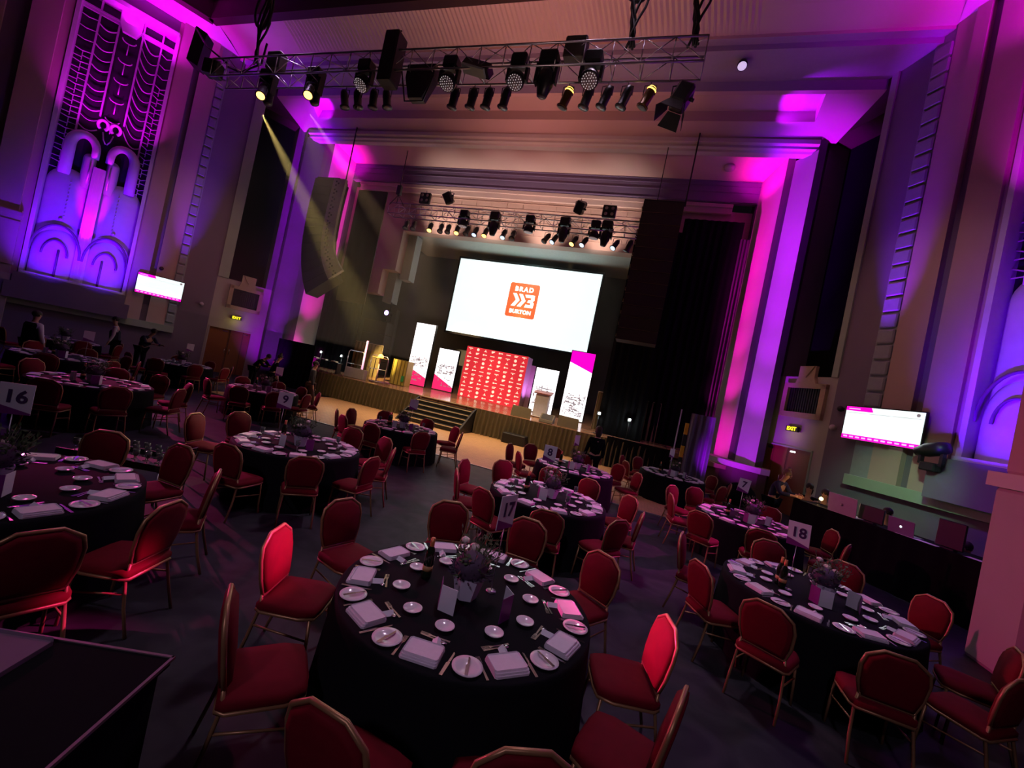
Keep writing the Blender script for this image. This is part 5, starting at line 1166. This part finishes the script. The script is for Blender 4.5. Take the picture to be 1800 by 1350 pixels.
# ================================================================== PEOPLE
def skin_obj(name, pts, edges, m, parent, root=0, sub=2, extra=None):
    me = bpy.data.meshes.new(name); me.from_pydata([tuple(p[:3]) for p in pts], edges, []); me.materials.append(m)
    o = link(name, me, parent); mod = o.modifiers.new('Skin', 'SKIN'); mod.use_smooth_shade = True
    for i, p in enumerate(pts):
        sv = me.skin_vertices[0].data[i]; r = p[3]; sv.radius = r if isinstance(r, tuple) else (r, r); sv.use_root = (i == root)
    s2 = o.modifiers.new('Subdivision', 'SUBSURF'); s2.levels = sub; s2.render_levels = sub
    return o
def person(label, loc, rz, top, legs, hairm, pose='stand', lean=0.0, head_turn=0.0, arms=None, hair_style='short', height=1.75, vest=None):
    t = thing('person', label, 'person', loc, rz); k = height/1.75
    sit = pose == 'sit'; hz = .50 if sit else .93
    def T(x, y, z): # lean the upper body forward about the hips
        dz = z-hz; return (x*k, (y + math.sin(lean)*dz)*k, (hz + math.cos(lean)*dz)*k)
    if sit: hipf = lambda x, y, z: (x*k, y*k, z*k)
    up = hz-.93
    J = {}
    J['pel'] = (*T(0, 0, hz), (.15, .11)); J['wai'] = (*T(0, 0, hz+.18), (.135, .095)); J['che'] = (*T(0, -.01, hz+.38), (.165, .115)); J['nek0'] = (*T(0, 0, hz+.53), (.075, .065)); J['nek'] = (*T(0, .015, hz+.60), (.052, .052))
    J['hd0'] = (*T(0, .03, hz+.66), (.068, .078)); J['hd1'] = (*T(0, .03, hz+.74), (.078, .092)); J['hd2'] = (*T(0, .025, hz+.80), (.062, .075))
    arms = arms or {-1: ((.05, .02, -.28), (.03, .08, -.25)), 1: ((.05, .02, -.28), (.03, .08, -.25))}
    names = ['pel', 'wai', 'che', 'nek0', 'nek', 'hd0', 'hd1', 'hd2']; E_ = [(i, i+1) for i in range(7)]; P_ = [J[n] for n in names]
    armpts = {}
    for s in (-1, 1):
        sh = Vector(T(s*.185, 0, hz+.47)); e = sh+Vector((s*arms[s][0][0], arms[s][0][1], arms[s][0][2]))*k; w_ = e+Vector((s*arms[s][1][0], arms[s][1][1], arms[s][1][2]))*k
        b0 = len(P_); P_ += [(*sh, (.062, .062)), (*((sh+e)/2), (.050, .050)), (*e, (.042, .042)), (*((e+w_)/2), (.040, .040)), (*w_, (.028, .024))]
        E_ += [(2, b0), (b0, b0+1), (b0+1, b0+2), (b0+2, b0+3), (b0+3, b0+4)]
        d = (w_-e).normalized(); sd_ = d.cross(Vector((0, 1, 0.3))).normalized(); pal = w_+d*.07*k
        P_.append((*pal, (.036, .018))); E_.append((b0+4, b0+5)); armpts[s] = (sh, e, w_, d)
        for q, (o_, l_) in enumerate(((-.030, .065), (-.010, .078), (.010, .074), (.030, .058))):
            f1 = pal+sd_*o_*k+d*.028*k; f2 = f1+d*l_*.55*k+Vector((0, .008, -.004)); f3 = f2+d*l_*.45*k+Vector((0, .018, -.01)); n0 = len(P_)
            P_ += [(*f1, (.009, .009)), (*f2, (.0085, .0085)), (*f3, (.0075, .0075))]; E_ += [(b0+5, n0), (n0, n0+1), (n0+1, n0+2)]
        th1 = w_+d*.03*k+sd_*(.035*k)*(-s)+Vector((0, .015, 0)); th2 = th1+d*.035*k+sd_*.018*(-s); n0 = len(P_); P_ += [(*th1, (.011, .011)), (*th2, (.009, .009))]; E_ += [(b0+5, n0), (n0, n0+1)]
    legpts = {}
    for s in (-1, 1):
        hp_ = Vector((s*.095*k, 0, (hz-.04)*k))
        if sit: kn = Vector((s*.13*k, .42*k, .50*k)); an_ = Vector((s*.13*k, .40*k, .09*k))
        elif pose == 'walk': kn = Vector((s*.10*k, (.14 if s > 0 else -.02)*k, .50*k)); an_ = Vector((s*.10*k, (.20 if s > 0 else -.26)*k, .09*k))
        else: kn = Vector((s*.11*k, .02*k, .50*k)); an_ = Vector((s*.12*k, 0, .09*k))
        toe = an_+Vector((0, .15*k, -.055*k)); b0 = len(P_)
        P_ += [(*hp_, (.092, .092)), (*((hp_+kn)/2), (.080, .080)), (*kn, (.058, .058)), (*((kn+an_)*.5+Vector((0, -.015, .04))), (.055, .055)), (*an_, (.038, .038)), (*toe, (.040, .028))]
        E_ += [(0, b0), (b0, b0+1), (b0+1, b0+2), (b0+2, b0+3), (b0+3, b0+4), (b0+4, b0+5)]; legpts[s] = (hp_, kn, an_, toe)
    skin_obj('body', P_, E_, SKIN, t, 0, 1)
    H = Vector(J['hd1'][:3]); q = Matrix.Translation(H) @ Matrix.Rotation(head_turn, 4, 'Z') @ Matrix.Rotation(-lean*.7, 4, 'X')
    # face: nose, brows, lips, ears, eyes
    LIPS = mat('lip_skin', (.40, .17, .13), .5); EYE = mat('eye_dark', (.05, .04, .04), .2)
    obj('nose', MB().prism([(-.014, -.014), (.014, -.014), (.004, .030), (-.004, .030)], .072, .110, q), SKIN, t)
    obj('mouth', MB().box(-.026, .026, .080, .096, -.050, -.042, q), LIPS, t)
    for s in (-1, 1):
        obj('ear', MB().ball(q @ Vector((s*.080, 0, .0)), .022, 8, 5, (.35, .8, 1.2)), SKIN, t)
        obj('eye', MB().ball(q @ Vector((s*.027, .084, .012)), .011, 8, 5), EYE, t)
        obj('eyebrow', MB().box(s*.027-.014, s*.027+.014, .078, .094, .027, .033, q), hairm, t)
    f = MB(); f.ball(q @ Vector((0, -.018, .035)), .098, 16, 10, (.92, 1.06, 1.0)) if hair_style != 'bun' else f.ball(q @ Vector((0, -.02, .035)), .098, 16, 10, (.92, 1.05, 1.0)).ball(q @ Vector((0, -.02, .15)), .05, 10, 6)
    if hair_style == 'long': f.ball(q @ Vector((0, -.06, -.06)), .09, 12, 8, (1.0, .6, 1.7))
    if hair_style == 'pony': f.ball(q @ Vector((0, -.12, .02)), .045, 10, 6, (1, 1.2, 1.8))
    obj('hair', f, hairm, t)
    # jacket over torso and sleeves
    g = 1.10; pts = []; ed = []
    for n_ in ('pel', 'wai', 'che', 'nek0'):
        x, y, z, r = J[n_]; pts.append((x, y, z, (r[0]*g+.008, r[1]*g+.012)))
    ed = [(0, 1), (1, 2), (2, 3)]
    for s in (-1, 1):
        sh, e, w_, d = armpts[s]; b0 = len(pts); pts += [(*sh, (.075, .075)), (*((sh+e)/2), (.064, .064)), (*e, (.056, .056)), (*(e.lerp(w_, .85)), (.046, .046))]; ed += [(2, b0), (b0, b0+1), (b0+1, b0+2), (b0+2, b0+3)]
    skin_obj('jacket', pts, ed, top, t, 0, 1)
    if vest:
        f = MB().bbox(-.17, .17, -.155, .155, (hz-.02), hz+.46, .06, Matrix.Translation((0, 0, hz)) @ Matrix.Rotation(-lean, 4, 'X') @ Matrix.Translation((0, 0, -hz))); obj('waistcoat', f, vest, t)
    pts = [(0, 0, (hz-.0)*k, (.165, .125))]; ed = []
    for s in (-1, 1):
        hp_, kn, an_, toe = legpts[s]; b0 = len(pts); pts += [(*hp_, (.105, .105)), (*((hp_+kn)/2), (.092, .092)), (*kn, (.074, .074)), (*((kn+an_)/2), (.068, .068)), (*(an_+Vector((0, 0, .02))), (.060, .060))]; ed += [(0, b0), (b0, b0+1), (b0+1, b0+2), (b0+2, b0+3), (b0+3, b0+4)]
    skin_obj('trousers', pts, ed, legs, t, 0, 1)
    f = MB()
    for s in (-1, 1):
        an_, toe = legpts[s][2], legpts[s][3]; f.bbox(an_.x-.05, an_.x+.05, an_.y-.08, an_.y+.20, 0 if not pose == 'walk' or s > 0 else .0, .09, .03)
    obj('shoe', f, BLACK, t)
    return t
fw_arm = {-1: ((.02, .20, -.20), (-.06, .24, .02)), 1: ((.02, .20, -.20), (-.06, .24, .02))}
person('person in dark clothes walking past the left end of the stage', (-11.35, 12.5, 0), -.9, GREYCL, mat('dark_trousers', (.05, .02, .02), .8), HAIR, 'walk')
person('dark figure standing at the right end of the stage skirt', (-.86, 11.75, 0), .4, BLACKCLOTH, BLACKCLOTH, HAIR, 'stand', hair_style='long', height=1.72)
person('waiter in a dark waistcoat and pale sleeves by the far left table', (-18.55, 10.45, 0), 2.6, WHITECL, BLACKCLOTH, HAIR, 'stand', lean=.1, vest=NAVY, height=1.85)
person('person in a dark jacket bending over the far left table with the violet card', (-17.6, 10.75, 0), -1.5, NAVY, BLACKCLOTH, HAIR, 'stand', lean=.55, arms=fw_arm, height=1.8)
person('waiter with one white sleeve at the left edge under the relief panel', (-15.6, 6.95, 0), .3, WHITECL, BLACKCLOTH, HAIR, 'stand', vest=BLACKCLOTH, height=1.68)
person('dark figure standing at the foot of the left violet column, in front', (-13.9, 13.1, 0), -.6, BLACKCLOTH, BLACKCLOTH, HAIR, 'stand', lean=.25, hair_style='bun', height=1.68)
person('dark figure stooping beside the left exit door', (-15.4, 13.6, 0), -1.3, BLACKCLOTH, BLACKCLOTH, HAIR, 'stand', lean=.75, arms=fw_arm)
AV = rzd+PI    # people behind the desk face into the room
p_ = Vector((.2985*12.1, 12.1, 0)); person('standing person with tied-up hair at the left end of the production desk', p_, -2.4, NAVY, BLACKCLOTH, HAIR2, 'stand', lean=.32, arms={-1: ((.02, .16, -.22), (-.10, .22, .04)), 1: ((.02, .16, -.22), (-.12, .22, .02))}, hair_style='bun', height=1.72)
def seat_person(ra, off, lab, top, hairm, style, lean, turn, h=1.88):
    v_ = off; u_ = (ra*(A_.y+Nn.y*v_)-(A_.x+Nn.x*v_))/(D_.x-ra*D_.y); q_ = A_+D_*u_+Nn*v_
    t = person(lab, (q_.x, q_.y, 0), AV-.0+turn, top, BLACKCLOTH, hairm, 'sit', lean, 0, fw_arm, style, h)
    c = dup(CH0, (q_.x, q_.y, 0), AV+turn, 'red gold-framed chair under the '+lab.replace('seated person', 'person'), 'chairs behind the production desk')
seat_person(.3617, 1.45, 'seated person lit amber by the desk lamp', BLACKCLOTH, HAIR, 'long', .1, .55)
seat_person(.392, 1.10, 'seated person with dark hair behind the white screen', mat('cream_scarf', (.30, .26, .22), .8), HAIR, 'short', .08, .3)
seat_person(.499, 1.10, 'seated person in a navy top behind the silver laptop', NAVY, HAIR, 'pony', .12, .25)
seat_person(.626, 1.12, 'seated person half hidden at the desk end', BLACKCLOTH, HAIR, 'short', .30, .3, 1.66)
